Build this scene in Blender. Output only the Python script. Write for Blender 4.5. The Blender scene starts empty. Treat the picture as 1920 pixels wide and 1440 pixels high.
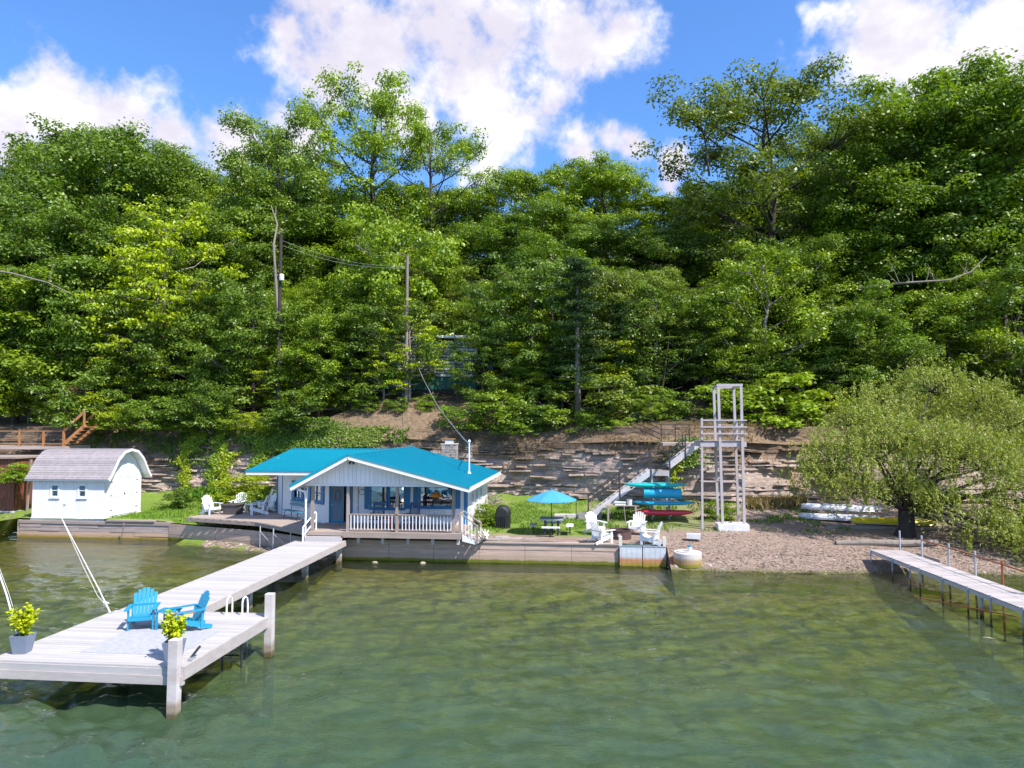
import bpy, math, random
import numpy as np
from mathutils import Matrix, Vector
R = math.radians
scn = bpy.context.scene
# ------------------------------------------------------------------ camera
cam = bpy.data.objects.new('camera', bpy.data.cameras.new('camera'))
scn.collection.objects.link(cam)
cam.location = (0, 0, 6.0)
cam.rotation_euler = (R(90 + 3.43), 0, R(6))
cam.data.sensor_width = 36
cam.data.lens = 1333 / 1920 * 36
cam.data.clip_end = 2000
scn.camera = cam
# ------------------------------------------------------------------ light
SUN = Vector((1.17, -0.82, 1.80)).normalized()
sl = bpy.data.lights.new('sun', 'SUN')
sl.energy = 5.0
sl.angle = R(0.55)
sl.color = (1.0, 0.94, 0.86)
sun = bpy.data.objects.new('sun', sl)
scn.collection.objects.link(sun)
sun.rotation_euler = SUN.to_track_quat('Z', 'Y').to_euler()
scn.view_settings.view_transform = 'Standard'
scn.view_settings.look = 'None'
scn.view_settings.gamma = 1
scn.view_settings.use_curve_mapping = False
scn.view_settings.exposure = 0.68
scn.render.engine = 'CYCLES'
scn.cycles.max_bounces = 7
scn.cycles.transparent_max_bounces = 10
scn.cycles.caustics_reflective = False
scn.cycles.caustics_refractive = False
scn.cycles.use_denoising = True
scn.cycles.sample_clamp_direct = 8
scn.cycles.sample_clamp_indirect = 6


def pixel_dir(px, py):
    f = 1333.0; th = R(3.43); ya = R(6)
    u = (px - 960) / f; v = (720 - py) / f
    fy = math.cos(th) - v * math.sin(th); fz = math.sin(th) + v * math.cos(th)
    return Vector((u * math.cos(ya) - fy * math.sin(ya), u * math.sin(ya) + fy * math.cos(ya), fz)).normalized()


class NT:
    def __init__(s, tree):
        s.t = tree; tree.nodes.clear()

    def n(s, kind, ins=None, **props):
        nd = s.t.nodes.new(kind)
        for k, v in props.items():
            setattr(nd, k, v)
        if ins:
            for k, v in ins.items():
                sk = nd.inputs[k]
                if hasattr(v, 'node') or isinstance(v, bpy.types.NodeSocket):
                    s.t.links.new(v, sk)
                else:
                    sk.default_value = v
        return nd

    def m(s, op, a, b=0.0, c=0.0, clamp=False):
        nd = s.t.nodes.new('ShaderNodeMath'); nd.operation = op; nd.use_clamp = clamp
        for i, v in enumerate((a, b, c)):
            if isinstance(v, bpy.types.NodeSocket):
                s.t.links.new(v, nd.inputs[i])
            else:
                nd.inputs[i].default_value = v
        return nd.outputs[0]

    def mix(s, f, a, b, blend='MIX'):
        nd = s.t.nodes.new('ShaderNodeMix'); nd.data_type = 'RGBA'; nd.blend_type = blend
        for k, v in ((0, f), (6, a), (7, b)):
            if isinstance(v, bpy.types.NodeSocket):
                s.t.links.new(v, nd.inputs[k])
            else:
                nd.inputs[k].default_value = v if not isinstance(v, tuple) or len(v) == 4 else (*v, 1)
        return nd.outputs[2]

    def rng(s, v, a, b, c=0.0, d=1.0, smooth=False):
        nd = s.n('ShaderNodeMapRange', {0: v, 1: a, 2: b, 3: c, 4: d})
        if smooth:
            nd.interpolation_type = 'SMOOTHSTEP'
        return nd.outputs[0]

    def noise(s, vec, scale, detail=4.0, rough=0.55, dist=0.0, out=0):
        nd = s.n('ShaderNodeTexNoise', {'Scale': scale, 'Detail': detail, 'Roughness': rough, 'Distortion': dist})
        if vec is not None:
            s.t.links.new(vec, nd.inputs['Vector'])
        return nd.outputs[out]

    def mapping(s, vec, scale=(1, 1, 1), loc=(0, 0, 0), rot=(0, 0, 0)):
        return s.n('ShaderNodeMapping', {'Vector': vec, 'Scale': scale, 'Location': loc, 'Rotation': rot}).outputs[0]


# ------------------------------------------------------------------ sky
world = bpy.data.worlds.new('World')
scn.world = world
world.use_nodes = True
W = NT(world.node_tree)
sky = W.n('ShaderNodeTexSky', sky_type='NISHITA')
sky.sun_disc = False
sky.sun_elevation = math.asin(SUN.z)
sky.sun_rotation = math.atan2(SUN.x, SUN.y)
sky.air_density = 1.0; sky.dust_density = 0.3; sky.ozone_density = 3.0
skyc = W.mix(1.0, sky.outputs[0], (1.0, 1.47, 2.02), 'MULTIPLY')
tc = W.n('ShaderNodeTexCoord')
dirv = tc.outputs['Generated']
warp = W.noise(dirv, 5.0, 5, 0.6, out=1)
wv = W.n('ShaderNodeVectorMath', {0: warp, 1: (0.5, 0.5, 0.5)}, operation='SUBTRACT').outputs[0]
wv = W.n('ShaderNodeVectorMath', {0: wv, 'Scale': 0.12}, operation='SCALE').outputs[0]
wdir = W.n('ShaderNodeVectorMath', {0: dirv, 1: wv}, operation='ADD').outputs[0]
blobs = [(700, 105, 150), (610, 140, 140), (820, 90, 190), (960, 60, 160), (1080, 60, 150), (1180, 75, 110), (900, 190, 130), (990, 200, 110),
         (560, 60, 50), (620, 10, 110), (760, 220, 110), (950, 240, 90), (120, 200, 120), (50, 220, 140), (230, 230, 110), (330, 270, 90), (420, 300, 90), (30, 300, 120), (560, 270, 80),
         (900, 290, 90), (1160, 250, 65), (1100, 270, 70), (1200, 270, 50), (1260, 310, 50), (1640, 110, 130), (1740, 40, 150), (1800, 150, 120), (1900, 60, 150), (1560, 30, 55),
         (1700, 200, 110), (1900, 200, 60), (1980, 240, 100),
         (850, -60, 170), (1050, -120, 160), (640, -200, 170), (1150, -330, 220), (250, -280, 170), (60, -420, 200), (1780, -80, 190), (1500, -330, 150), (-180, 180, 160), (2120, 60, 180)]
rr = random.Random(5)
field = None
allb = [(pixel_dir(x, y), r / 1333.0) for x, y, r in blobs]
for i in range(22):  # unseen clouds beside and behind the camera, added to brighten the shaded cottage front
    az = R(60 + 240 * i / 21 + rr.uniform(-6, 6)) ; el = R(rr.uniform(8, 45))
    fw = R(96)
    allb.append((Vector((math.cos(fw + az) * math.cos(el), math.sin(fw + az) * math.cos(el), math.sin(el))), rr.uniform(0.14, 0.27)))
for i in range(8):  # high clouds out of view, enlarged for the same fill light
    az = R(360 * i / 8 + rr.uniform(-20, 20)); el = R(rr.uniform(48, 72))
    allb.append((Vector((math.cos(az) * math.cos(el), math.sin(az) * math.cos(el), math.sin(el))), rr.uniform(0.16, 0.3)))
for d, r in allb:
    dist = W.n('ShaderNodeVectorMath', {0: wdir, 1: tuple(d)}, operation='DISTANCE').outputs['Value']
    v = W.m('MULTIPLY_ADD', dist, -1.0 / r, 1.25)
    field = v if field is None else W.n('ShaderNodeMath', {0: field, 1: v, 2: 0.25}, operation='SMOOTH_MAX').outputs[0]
fb = W.noise(dirv, 13.0, 8, 0.62)
f2 = W.m('ADD', field, W.m('MULTIPLY', W.m('SUBTRACT', fb, 0.5), 2.0))
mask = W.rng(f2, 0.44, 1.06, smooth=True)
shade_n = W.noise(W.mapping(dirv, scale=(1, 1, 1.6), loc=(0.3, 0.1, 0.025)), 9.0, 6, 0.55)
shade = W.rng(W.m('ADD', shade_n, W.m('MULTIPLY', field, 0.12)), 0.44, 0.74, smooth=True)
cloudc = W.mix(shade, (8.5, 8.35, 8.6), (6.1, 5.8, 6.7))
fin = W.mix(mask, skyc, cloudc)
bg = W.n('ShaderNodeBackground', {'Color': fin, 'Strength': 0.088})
W.n('ShaderNodeOutputWorld', {'Surface': bg.outputs[0]})

# ------------------------------------------------------------------ materials
MATS = {}


def new_mat(name):
    m = bpy.data.materials.new(name); m.use_nodes = True
    MATS[name] = m
    return m, NT(m.node_tree)


def out(N, sh, disp=None):
    o = N.n('ShaderNodeOutputMaterial', {'Surface': sh})
    return o


def simple(name, col, rough=0.6, var=0.25, scale=3.0, col2=None, bump=0.0, bscale=30.0, metallic=0.0, stretch=(1, 1, 1), spec=0.5, piece=0.0, streak=None):
    """a base colour with mottled grain, object-space so copies carry it with them; piece = tone difference from object to object"""
    m, N = new_mat(name)
    tc = N.n('ShaderNodeTexCoord')
    v = N.mapping(tc.outputs['Object'], scale=stretch)
    n1 = N.noise(v, scale, 6, 0.6)
    n2 = N.noise(v, scale * 7, 4, 0.6)
    f = N.rng(N.m('ADD', N.m('MULTIPLY', n1, 0.65), N.m('MULTIPLY', n2, 0.35)), 0.3, 0.7)
    c2 = col2 or tuple(c * (1 - var) for c in col)
    c = N.mix(f, tuple(min(1, k * (1 + var * 0.4)) for k in col), c2)
    if piece:
        oi = N.n('ShaderNodeObjectInfo')
        c = N.mix(1.0, c, N.n('ShaderNodeCombineColor', {0: N.rng(oi.outputs['Random'], 0, 1, 1 - piece, 1 + piece * .6), 1: N.rng(oi.outputs['Random'], 0, 1, 1 - piece, 1 + piece * .6), 2: N.rng(oi.outputs['Random'], 0, 1, 1 - piece, 1 + piece * .6)}).outputs[0], 'MULTIPLY')
    p = N.n('ShaderNodeBsdfPrincipled', {'Base Color': c, 'Roughness': rough, 'Metallic': metallic, 'Specular IOR Level': spec})
    if bump:
        bn = N.n('ShaderNodeBump', {'Height': N.noise(v, bscale, 5, 0.65), 'Strength': bump, 'Distance': 0.02})
        N.t.links.new(bn.outputs[0], p.inputs['Normal'])
    out(N, p.outputs[0])
    return m


simple('white_paint', (0.78, 0.77, 0.79), 0.5, 0.10, 2.0, bump=0.1)
simple('siding_paint', (0.84, 0.80, 0.81), 0.55, 0.12, 1.5, bump=0.12, stretch=(3, 3, .4), piece=0.05)
simple('shed_paint', (0.84, 0.81, 0.81), 0.6, 0.12, 1.2, bump=0.12, stretch=(3, 3, .4), piece=0.04)
simple('blue_trim', (0.012, 0.165, 0.38), 0.45, 0.2, 3.0)
simple('teal_trim', (0.05, 0.25, 0.36), 0.45, 0.2, 3.0)
simple('roof_metal', (0.005, 0.24, 0.34), 0.38, 0.10, 0.7, bump=0.05, bscale=6, spec=0.4)
simple('roof_trim_metal', (0.004, 0.26, 0.36), 0.35, 0.1, 2)
simple('shingle', (0.33, 0.29, 0.30), 0.85, 0.3, 4.0, bump=0.5, bscale=60, piece=0.16)
simple('weathered_wood', (0.40, 0.32, 0.275), 0.8, 0.38, 1.6, bump=0.35, bscale=25, stretch=(.6, 6, 6), piece=0.18)
simple('weathered_post', (0.36, 0.29, 0.25), 0.8, 0.4, 3.0, bump=0.35, bscale=20, stretch=(5, 5, .6), piece=0.1)
simple('dock_board', (0.47, 0.445, 0.44), 0.7, 0.2, 1.2, bump=0.2, bscale=30, stretch=(.5, 5, 5), piece=0.14)
simple('dock_beam', (0.47, 0.42, 0.40), 0.7, 0.22, 1.5, bump=0.2, bscale=20, stretch=(1, 2, 6), piece=0.06)
simple('pier_board', (0.46, 0.41, 0.40), 0.8, 0.3, 1.6, bump=0.3, bscale=25, stretch=(.6, 6, 6), piece=0.14)
simple('orange_wood', (0.42, 0.19, 0.075), 0.7, 0.3, 2.0, bump=0.2)
simple('red_board', (0.20, 0.060, 0.035), 0.7, 0.35, 2.0, stretch=(4, 4, .5), piece=0.15)
simple('grey_steel', (0.52, 0.53, 0.57), 0.45, 0.2, 2.5, metallic=0.15)
simple('galvanised', (0.50, 0.53, 0.58), 0.35, 0.2, 6, metallic=0.5)
simple('tower_paint', (0.44, 0.41, 0.43), 0.55, 0.25, 2.0, col2=(0.36, 0.30, 0.29), stretch=(3, 3, .6))
simple('stair_paint', (0.60, 0.58, 0.60), 0.6, 0.25, 1.5, col2=(0.44, 0.40, 0.40))
simple('dark_rail', (0.045, 0.038, 0.04), 0.5, 0.3, 4)
simple('rust', (0.33, 0.10, 0.035), 0.8, 0.4, 6, bump=0.3)
simple('rusty_iron', (0.10, 0.055, 0.05), 0.75, 0.4, 5, bump=0.3)
simple('concrete', (0.52, 0.48, 0.45), 0.85, 0.25, 3, bump=0.35, bscale=20)
simple('pale_concrete', (0.68, 0.67, 0.68), 0.85, 0.2, 3, bump=0.25, bscale=20)
simple('stone', (0.40, 0.35, 0.32), 0.9, 0.4, 3, bump=0.5, bscale=12, piece=0.3)
simple('blue_plastic', (0.015, 0.26, 0.43), 0.4, 0.12, 3, spec=0.5, piece=.05)
simple('dark_blue_paint', (0.015, 0.07, 0.17), 0.4, 0.2, 3)
simple('white_plastic', (0.82, 0.82, 0.84), 0.4, 0.07, 3)
simple('red_plastic', (0.50, 0.02, 0.03), 0.4, 0.15, 3)
simple('black_cover', (0.018, 0.022, 0.026), 0.45, 0.3, 3, bump=0.6, bscale=7, stretch=(3, 3, .7))
simple('umbrella_cloth', (0.05, 0.29, 0.48), 0.8, 0.12, 3, bump=0.1)
simple('dark_metal', (0.05, 0.05, 0.06), 0.4, 0.2, 4, metallic=0.4)
simple('table_grey', (0.32, 0.36, 0.42), 0.4, 0.15, 4)
simple('sup_teal', (0.01, 0.42, 0.42), 0.3, 0.08, 3)
simple('sup_deck', (0.10, 0.50, 0.52), 0.6, 0.08, 3)
simple('sup_blue', (0.01, 0.30, 0.46), 0.3, 0.08, 3)
simple('mat_blue', (0.01, 0.36, 0.60), 0.55, 0.1, 3)
simple('kayak_red', (0.62, 0.03, 0.06), 0.3, 0.1, 3)
simple('kayak_yellow', (0.80, 0.60, 0.01), 0.3, 0.12, 3)
simple('canoe_white', (0.66, 0.67, 0.72), 0.3, 0.12, 2)
simple('pot_grey', (0.18, 0.22, 0.30), 0.45, 0.2, 4)
simple('bark', (0.10, 0.078, 0.066), 0.9, 0.45, 3, bump=0.9, bscale=10, stretch=(3, 3, .6))
simple('pale_bark', (0.25, 0.21, 0.18), 0.9, 0.4, 3, bump=0.8, bscale=10, stretch=(3, 3, .6))
simple('dark_bark', (0.05, 0.038, 0.032), 0.9, 0.45, 3, bump=0.9, bscale=10, stretch=(3, 3, .6))
simple('turquoise_tube', (0.02, 0.40, 0.45), 0.35, 0.1, 3)
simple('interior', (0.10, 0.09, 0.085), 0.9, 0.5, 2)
simple('cloth_cream', (0.62, 0.58, 0.52), 0.9, 0.1, 3)
simple('door_paint', (0.36, 0.40, 0.52), 0.55, 0.12, 2)
simple('screen_mesh', (0.16, 0.19, 0.26), 0.6, 0.2, 8)
simple('green_base', (0.03, 0.14, 0.12), 0.6, 0.2, 3)
simple('brown_box', (0.085, 0.07, 0.072), 0.6, 0.3, 4)
simple('rope', (0.70, 0.68, 0.64), 0.8, 0.1, 5)
simple('orange_cloth', (0.45, 0.14, 0.08), 0.8, 0.4, 30)
simple('wire', (0.35, 0.34, 0.36), 0.5, 0.1, 5)
simple('rug_weave', (0.38, 0.385, 0.43), 0.95, 0.3, 9)


def glass_mat():
    m, N = new_mat('window_glass')
    tc = N.n('ShaderNodeTexCoord')
    bn = N.n('ShaderNodeBump', {'Height': N.noise(tc.outputs['Object'], 1.2, 2), 'Strength': 0.12, 'Distance': 0.03})
    g = N.n('ShaderNodeBsdfGlossy', {'Color': (1, 1, 1, 1), 'Roughness': 0.01, 'Normal': bn.outputs[0]})
    t = N.n('ShaderNodeBsdfTransparent', {'Color': (0.72, 0.76, 0.8, 1)})
    fr = N.n('ShaderNodeFresnel', {'IOR': 1.9})
    out(N, N.n('ShaderNodeMixShader', {0: N.m('ADD', fr.outputs[0], 0.16), 1: t.outputs[0], 2: g.outputs[0]}).outputs[0])


glass_mat()


def emit_mat(name, col, s):
    m, N = new_mat(name)
    out(N, N.n('ShaderNodeEmission', {'Color': (*col, 1), 'Strength': s}).outputs[0])


emit_mat('lamp_glow', (1, 0.62, 0.25), 3.0)


def leaf_mat(name, col_d, col_l, hue_mix=None, trans=0.32, gloss=0.28):
    m, N = new_mat(name)
    at = N.n('ShaderNodeAttribute', attribute_name='rnd')
    oi = N.n('ShaderNodeObjectInfo')
    c = N.mix(at.outputs['Fac'], col_d, col_l)
    c = N.mix(1.0, c, oi.outputs['Color'], 'MULTIPLY')
    if hue_mix:
        c = N.mix(N.rng(at.outputs['Fac'], 0.96, 0.985), c, hue_mix)
    p = N.n('ShaderNodeBsdfPrincipled', {'Base Color': c, 'Roughness': 0.42, 'Specular IOR Level': gloss})
    tcol = N.mix(1.0, c, (1.5, 1.5, 0.35), 'MULTIPLY')
    t = N.n('ShaderNodeBsdfTranslucent', {'Color': tcol})
    out(N, N.n('ShaderNodeMixShader', {0: trans, 1: p.outputs[0], 2: t.outputs[0]}).outputs[0])


leaf_mat('leaf', (0.062, 0.118, 0.013), (0.225, 0.320, 0.030), (0.22, 0.15, 0.03), gloss=0.4)
leaf_mat('pine_leaf', (0.016, 0.05, 0.012), (0.05, 0.105, 0.02), (0.12, 0.10, 0.02), trans=0.15)
leaf_mat('willow_leaf', (0.14, 0.185, 0.028), (0.37, 0.42, 0.095), (0.36, 0.26, 0.09), trans=0.3)
leaf_mat('coleus_leaf', (0.30, 0.40, 0.01), (0.62, 0.62, 0.015), (0.25, 0.06, 0.02), trans=0.35)
leaf_mat('flower_petal', (0.55, 0.16, 0.015), (0.70, 0.34, 0.03), (0.5, 0.42, 0.05), trans=0.2)
leaf_mat('grass_leaf', (0.045, 0.13, 0.010), (0.17, 0.27, 0.03), (0.25, 0.22, 0.08), trans=0.3, gloss=0.15)
leaf_mat('dry_grass', (0.22, 0.16, 0.075), (0.40, 0.33, 0.17), None, trans=0.3, gloss=0.1)


def ground_mat():
    m, N = new_mat('ground_soil')
    g = N.n('ShaderNodeNewGeometry').outputs['Position']
    s = N.n('ShaderNodeSeparateXYZ', {0: g}).outputs
    n1 = N.noise(g, 0.55, 6, 0.65); n2 = N.noise(g, 4.0, 6, 0.7); n3 = N.noise(g, 22.0, 4, 0.7)
    grav = N.mix(N.rng(n2, 0.3, 0.7), (0.33, 0.24, 0.185), (0.17, 0.12, 0.095))
    grav = N.mix(N.rng(n3, 0.45, 0.72), grav, (0.40, 0.32, 0.27))
    grass = N.mix(N.rng(n2, 0.3, 0.7), (0.10, 0.19, 0.022), (0.21, 0.28, 0.05))
    grass = N.mix(N.rng(n1, 0.55, 0.72), grass, (0.30, 0.26, 0.12))
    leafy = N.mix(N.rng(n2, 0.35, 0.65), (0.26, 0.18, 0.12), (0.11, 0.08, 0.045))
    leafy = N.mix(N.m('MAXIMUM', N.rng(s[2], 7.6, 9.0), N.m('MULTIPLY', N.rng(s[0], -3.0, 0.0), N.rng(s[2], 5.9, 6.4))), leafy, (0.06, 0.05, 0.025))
    # lawn: behind the seawall, left of the fire pit and behind it
    lawn_a = N.rng(N.m('ADD', s[0], N.m('MULTIPLY', N.m('SUBTRACT', n1, .5), 3.5)), 1.2, 0.2)
    lawn_b = N.rng(N.m('ADD', s[1], N.m('MULTIPLY', N.m('SUBTRACT', n2, .5), 1.6)), 33.0, 33.9)
    lawn = N.m('MULTIPLY', lawn_a, lawn_b)
    back = N.m('MULTIPLY', N.rng(N.m('ADD', s[1], N.m('MULTIPLY', N.m('SUBTRACT', n1, .5), 3)), 35.8, 36.8), N.rng(s[0], 7.0, 5.0))
    lawn = N.m('MULTIPLY', N.m('MAXIMUM', lawn, N.m('MULTIPLY', back, 0.75)), N.rng(n2, 0.25, 0.42), clamp=True)
    c = N.mix(lawn, grav, grass)
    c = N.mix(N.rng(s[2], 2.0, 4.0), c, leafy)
    alg = N.rng(N.m('ADD', s[2], N.m('MULTIPLY', N.m('SUBTRACT', n2, .5), 0.3)), 0.10, -0.02)
    c = N.mix(alg, c, (0.10, 0.12, 0.02))
    bn = N.n('ShaderNodeBump', {'Height': n3, 'Strength': 0.9, 'Distance': 0.05})
    p = N.n('ShaderNodeBsdfPrincipled', {'Base Color': c, 'Roughness': 0.9, 'Specular IOR Level': 0.2, 'Normal': bn.outputs[0]})
    out(N, p.outputs[0])


ground_mat()


def cliff_mat():
    m, N = new_mat('shale')
    g = N.n('ShaderNodeNewGeometry').outputs['Position']
    s = N.n('ShaderNodeSeparateXYZ', {0: g}).outputs
    lay = N.noise(N.mapping(g, scale=(0.25, 0.25, 9.0)), 1.0, 6, 0.65)
    blk = N.noise(N.mapping(g, scale=(1.5, 1.5, 7.0)), 1.2, 5, 0.7)
    big = N.noise(g, 0.35, 5, 0.6)
    c = N.mix(N.rng(lay, 0.35, 0.65), (0.50, 0.40, 0.34), (0.27, 0.21, 0.185))
    c = N.mix(N.rng(blk, 0.52, 0.68), c, (0.62, 0.52, 0.44))
    c = N.mix(N.rng(big, 0.52, 0.68), c, (0.36, 0.25, 0.17))
    soil = N.rng(N.m('ADD', s[2], N.m('MULTIPLY', N.m('SUBTRACT', big, .5), 2.4)), 3.9, 4.7)
    c = N.mix(soil, c, N.mix(N.rng(blk, 0.4, 0.6), (0.25, 0.175, 0.125), (0.12, 0.085, 0.058)))
    moss = N.rng(N.noise(g, 1.6, 6, 0.7), 0.60, 0.68)
    c = N.mix(N.m('MULTIPLY', moss, 0.55), c, (0.10, 0.14, 0.03))
    bn = N.n('ShaderNodeBump', {'Height': N.m('ADD', blk, N.noise(g, 12, 5, .7)), 'Strength': 0.9, 'Distance': 0.06})
    p = N.n('ShaderNodeBsdfPrincipled', {'Base Color': c, 'Roughness': 0.92, 'Specular IOR Level': 0.2, 'Normal': bn.outputs[0]})
    out(N, p.outputs[0])


cliff_mat()


def shorewall_mat(name, hi, lo, base_green, rust_col=None, z0=0.18, board=True):
    """concrete with form-board grain, tide stain and algae at the water line"""
    m, N = new_mat(name)
    g = N.n('ShaderNodeNewGeometry').outputs['Position']
    s = N.n('ShaderNodeSeparateXYZ', {0: g}).outputs
    n = N.noise(N.mapping(g, scale=(0.8, 0.8, 9 if board else 2)), 1.3, 6, 0.65)
    n2 = N.noise(g, 3.0, 5, 0.65)
    c = N.mix(N.rng(n, 0.3, 0.7), hi, lo)
    zz = N.m('ADD', s[2], N.m('MULTIPLY', N.m('SUBTRACT', n2, .5), 0.16))
    c = N.mix(N.rng(zz, z0 + 0.26, z0 + 0.12), c, rust_col or (0.50, 0.36, 0.26))
    c = N.mix(N.rng(zz, z0 + 0.02, z0 - 0.06), c, base_green)
    c = N.mix(N.rng(zz, z0 - 0.12, z0 - 0.2), c, (0.02, 0.035, 0.01))
    bn = N.n('ShaderNodeBump', {'Height': n, 'Strength': 0.5, 'Distance': 0.03})
    p = N.n('ShaderNodeBsdfPrincipled', {'Base Color': c, 'Roughness': 0.85, 'Specular IOR Level': 0.25, 'Normal': bn.outputs[0]})
    out(N, p.outputs[0])


shorewall_mat('seawall_concrete', (0.58, 0.43, 0.35), (0.39, 0.28, 0.23), (0.14, 0.15, 0.015), (0.40, 0.30, 0.23), 0.16)
shorewall_mat('seawall_timber', (0.46, 0.38, 0.35), (0.26, 0.21, 0.20), (0.30, 0.22, 0.05), (0.46, 0.32, 0.22), 0.10)
shorewall_mat('sheet_steel', (0.62, 0.64, 0.68), (0.46, 0.48, 0.52), (0.30, 0.24, 0.04), (0.46, 0.22, 0.10), 0.16, board=False)
shorewall_mat('drum_concrete', (0.62, 0.58, 0.54), (0.46, 0.42, 0.38), (0.20, 0.20, 0.02), (0.36, 0.24, 0.12), 0.22, board=False)
shorewall_mat('dock_post', (0.60, 0.56, 0.55), (0.42, 0.36, 0.34), (0.12, 0.10, 0.05), (0.30, 0.24, 0.19), 0.10, board=False)
shorewall_mat('pipe_leg', (0.46, 0.48, 0.52), (0.34, 0.35, 0.38), (0.05, 0.045, 0.03), (0.24, 0.12, 0.07), 0.10, board=False)


def bed_mat():
    m, N = new_mat('lake_bed')
    g = N.n('ShaderNodeNewGeometry').outputs['Position']
    s = N.n('ShaderNodeSeparateXYZ', {0: g}).outputs
    a = N.noise(N.mapping(g, scale=(1, 1.5, 1)), 0.55, 6, 0.68, 0.8)
    b = N.noise(N.mapping(g, scale=(1, 1.7, 1)), 3.2, 5, 0.65, 0.5)
    c = N.mix(N.rng(N.m('ADD', N.m('MULTIPLY', a, .6), N.m('MULTIPLY', b, .4)), 0.38, 0.62), (0.30, 0.31, 0.08), (0.06, 0.08, 0.02))
    sh = N.mix(N.rng(b, 0.35, 0.65), (0.34, 0.27, 0.13), (0.13, 0.11, 0.04))
    c = N.mix(N.rng(N.m('ADD', s[1], N.m('MULTIPLY', N.m('SUBTRACT', a, .5), 9)), 26.5, 31), c, sh)
    p = N.n('ShaderNodeBsdfPrincipled', {'Base Color': c, 'Roughness': 0.95, 'Specular IOR Level': 0.0})
    out(N, p.outputs[0])


bed_mat()


def water_mat():
    m, N = new_mat('lake_water')
    g = N.n('ShaderNodeNewGeometry').outputs['Position']
    s = N.n('ShaderNodeSeparateXYZ', {0: g}).outputs
    w1 = N.noise(N.mapping(g, scale=(1.0, 1.5, 1), rot=(0, 0, 0.5)), 2.6, 4, 0.55, 0.8)
    w2 = N.noise(N.mapping(g, scale=(1.0, 1.6, 1), rot=(0, 0, -0.3)), 8.5, 3, 0.6, 0.7)
    calm = N.rng(N.noise(g, 0.16, 3, 0.5), 0.35, 0.65, 0.45, 1.1)
    h = N.m('MULTIPLY', N.m('ADD', N.m('MULTIPLY', w1, 0.5), N.m('MULTIPLY', w2, 0.32)), calm)
    bn = N.n('ShaderNodeBump', {'Height': h, 'Strength': 1.0, 'Distance': 0.075})
    depth = N.rng(N.m('ADD', s[1], N.m('MULTIPLY', N.m('SUBTRACT', N.noise(g, 0.3, 4, 0.6), .5), 5)), 31.0, 11.0)
    body = N.mix(depth, (0.115, 0.13, 0.04), (0.042, 0.090, 0.050))
    d = N.n('ShaderNodeBsdfDiffuse', {'Color': body, 'Normal': bn.outputs[0]})
    t = N.n('ShaderNodeBsdfTransparent', {'Color': (0.82, 0.88, 0.62, 1)})
    b = N.n('ShaderNodeMixShader', {0: N.rng(depth, 0.0, 1.0, 0.10, 0.80), 1: t.outputs[0], 2: d.outputs[0]})
    gl = N.n('ShaderNodeBsdfGlossy', {'Color': (0.92, 0.97, 1, 1), 'Roughness': 0.025, 'Normal': bn.outputs[0]})
    fr = N.n('ShaderNodeFresnel', {'IOR': 1.48, 'Normal': bn.outputs[0]})
    out(N, N.n('ShaderNodeMixShader', {0: fr.outputs[0], 1: b.outputs[0], 2: gl.outputs[0]}).outputs[0])


water_mat()
# ------------------------------------------------------------------ mesh helpers
COL = scn.collection
ORG = {}


def tag(o, label=None, cat=None, group=None, kind=None):
    if label: o['label'] = label
    if cat: o['category'] = cat
    if group: o['group'] = group
    if kind: o['kind'] = kind
    return o


def empty(name, loc, label, cat, group=None):
    o = bpy.data.objects.new(name, None)
    COL.objects.link(o); o.location = loc
    ORG[o.name] = Vector(loc)
    return tag(o, label, cat, group)


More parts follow.
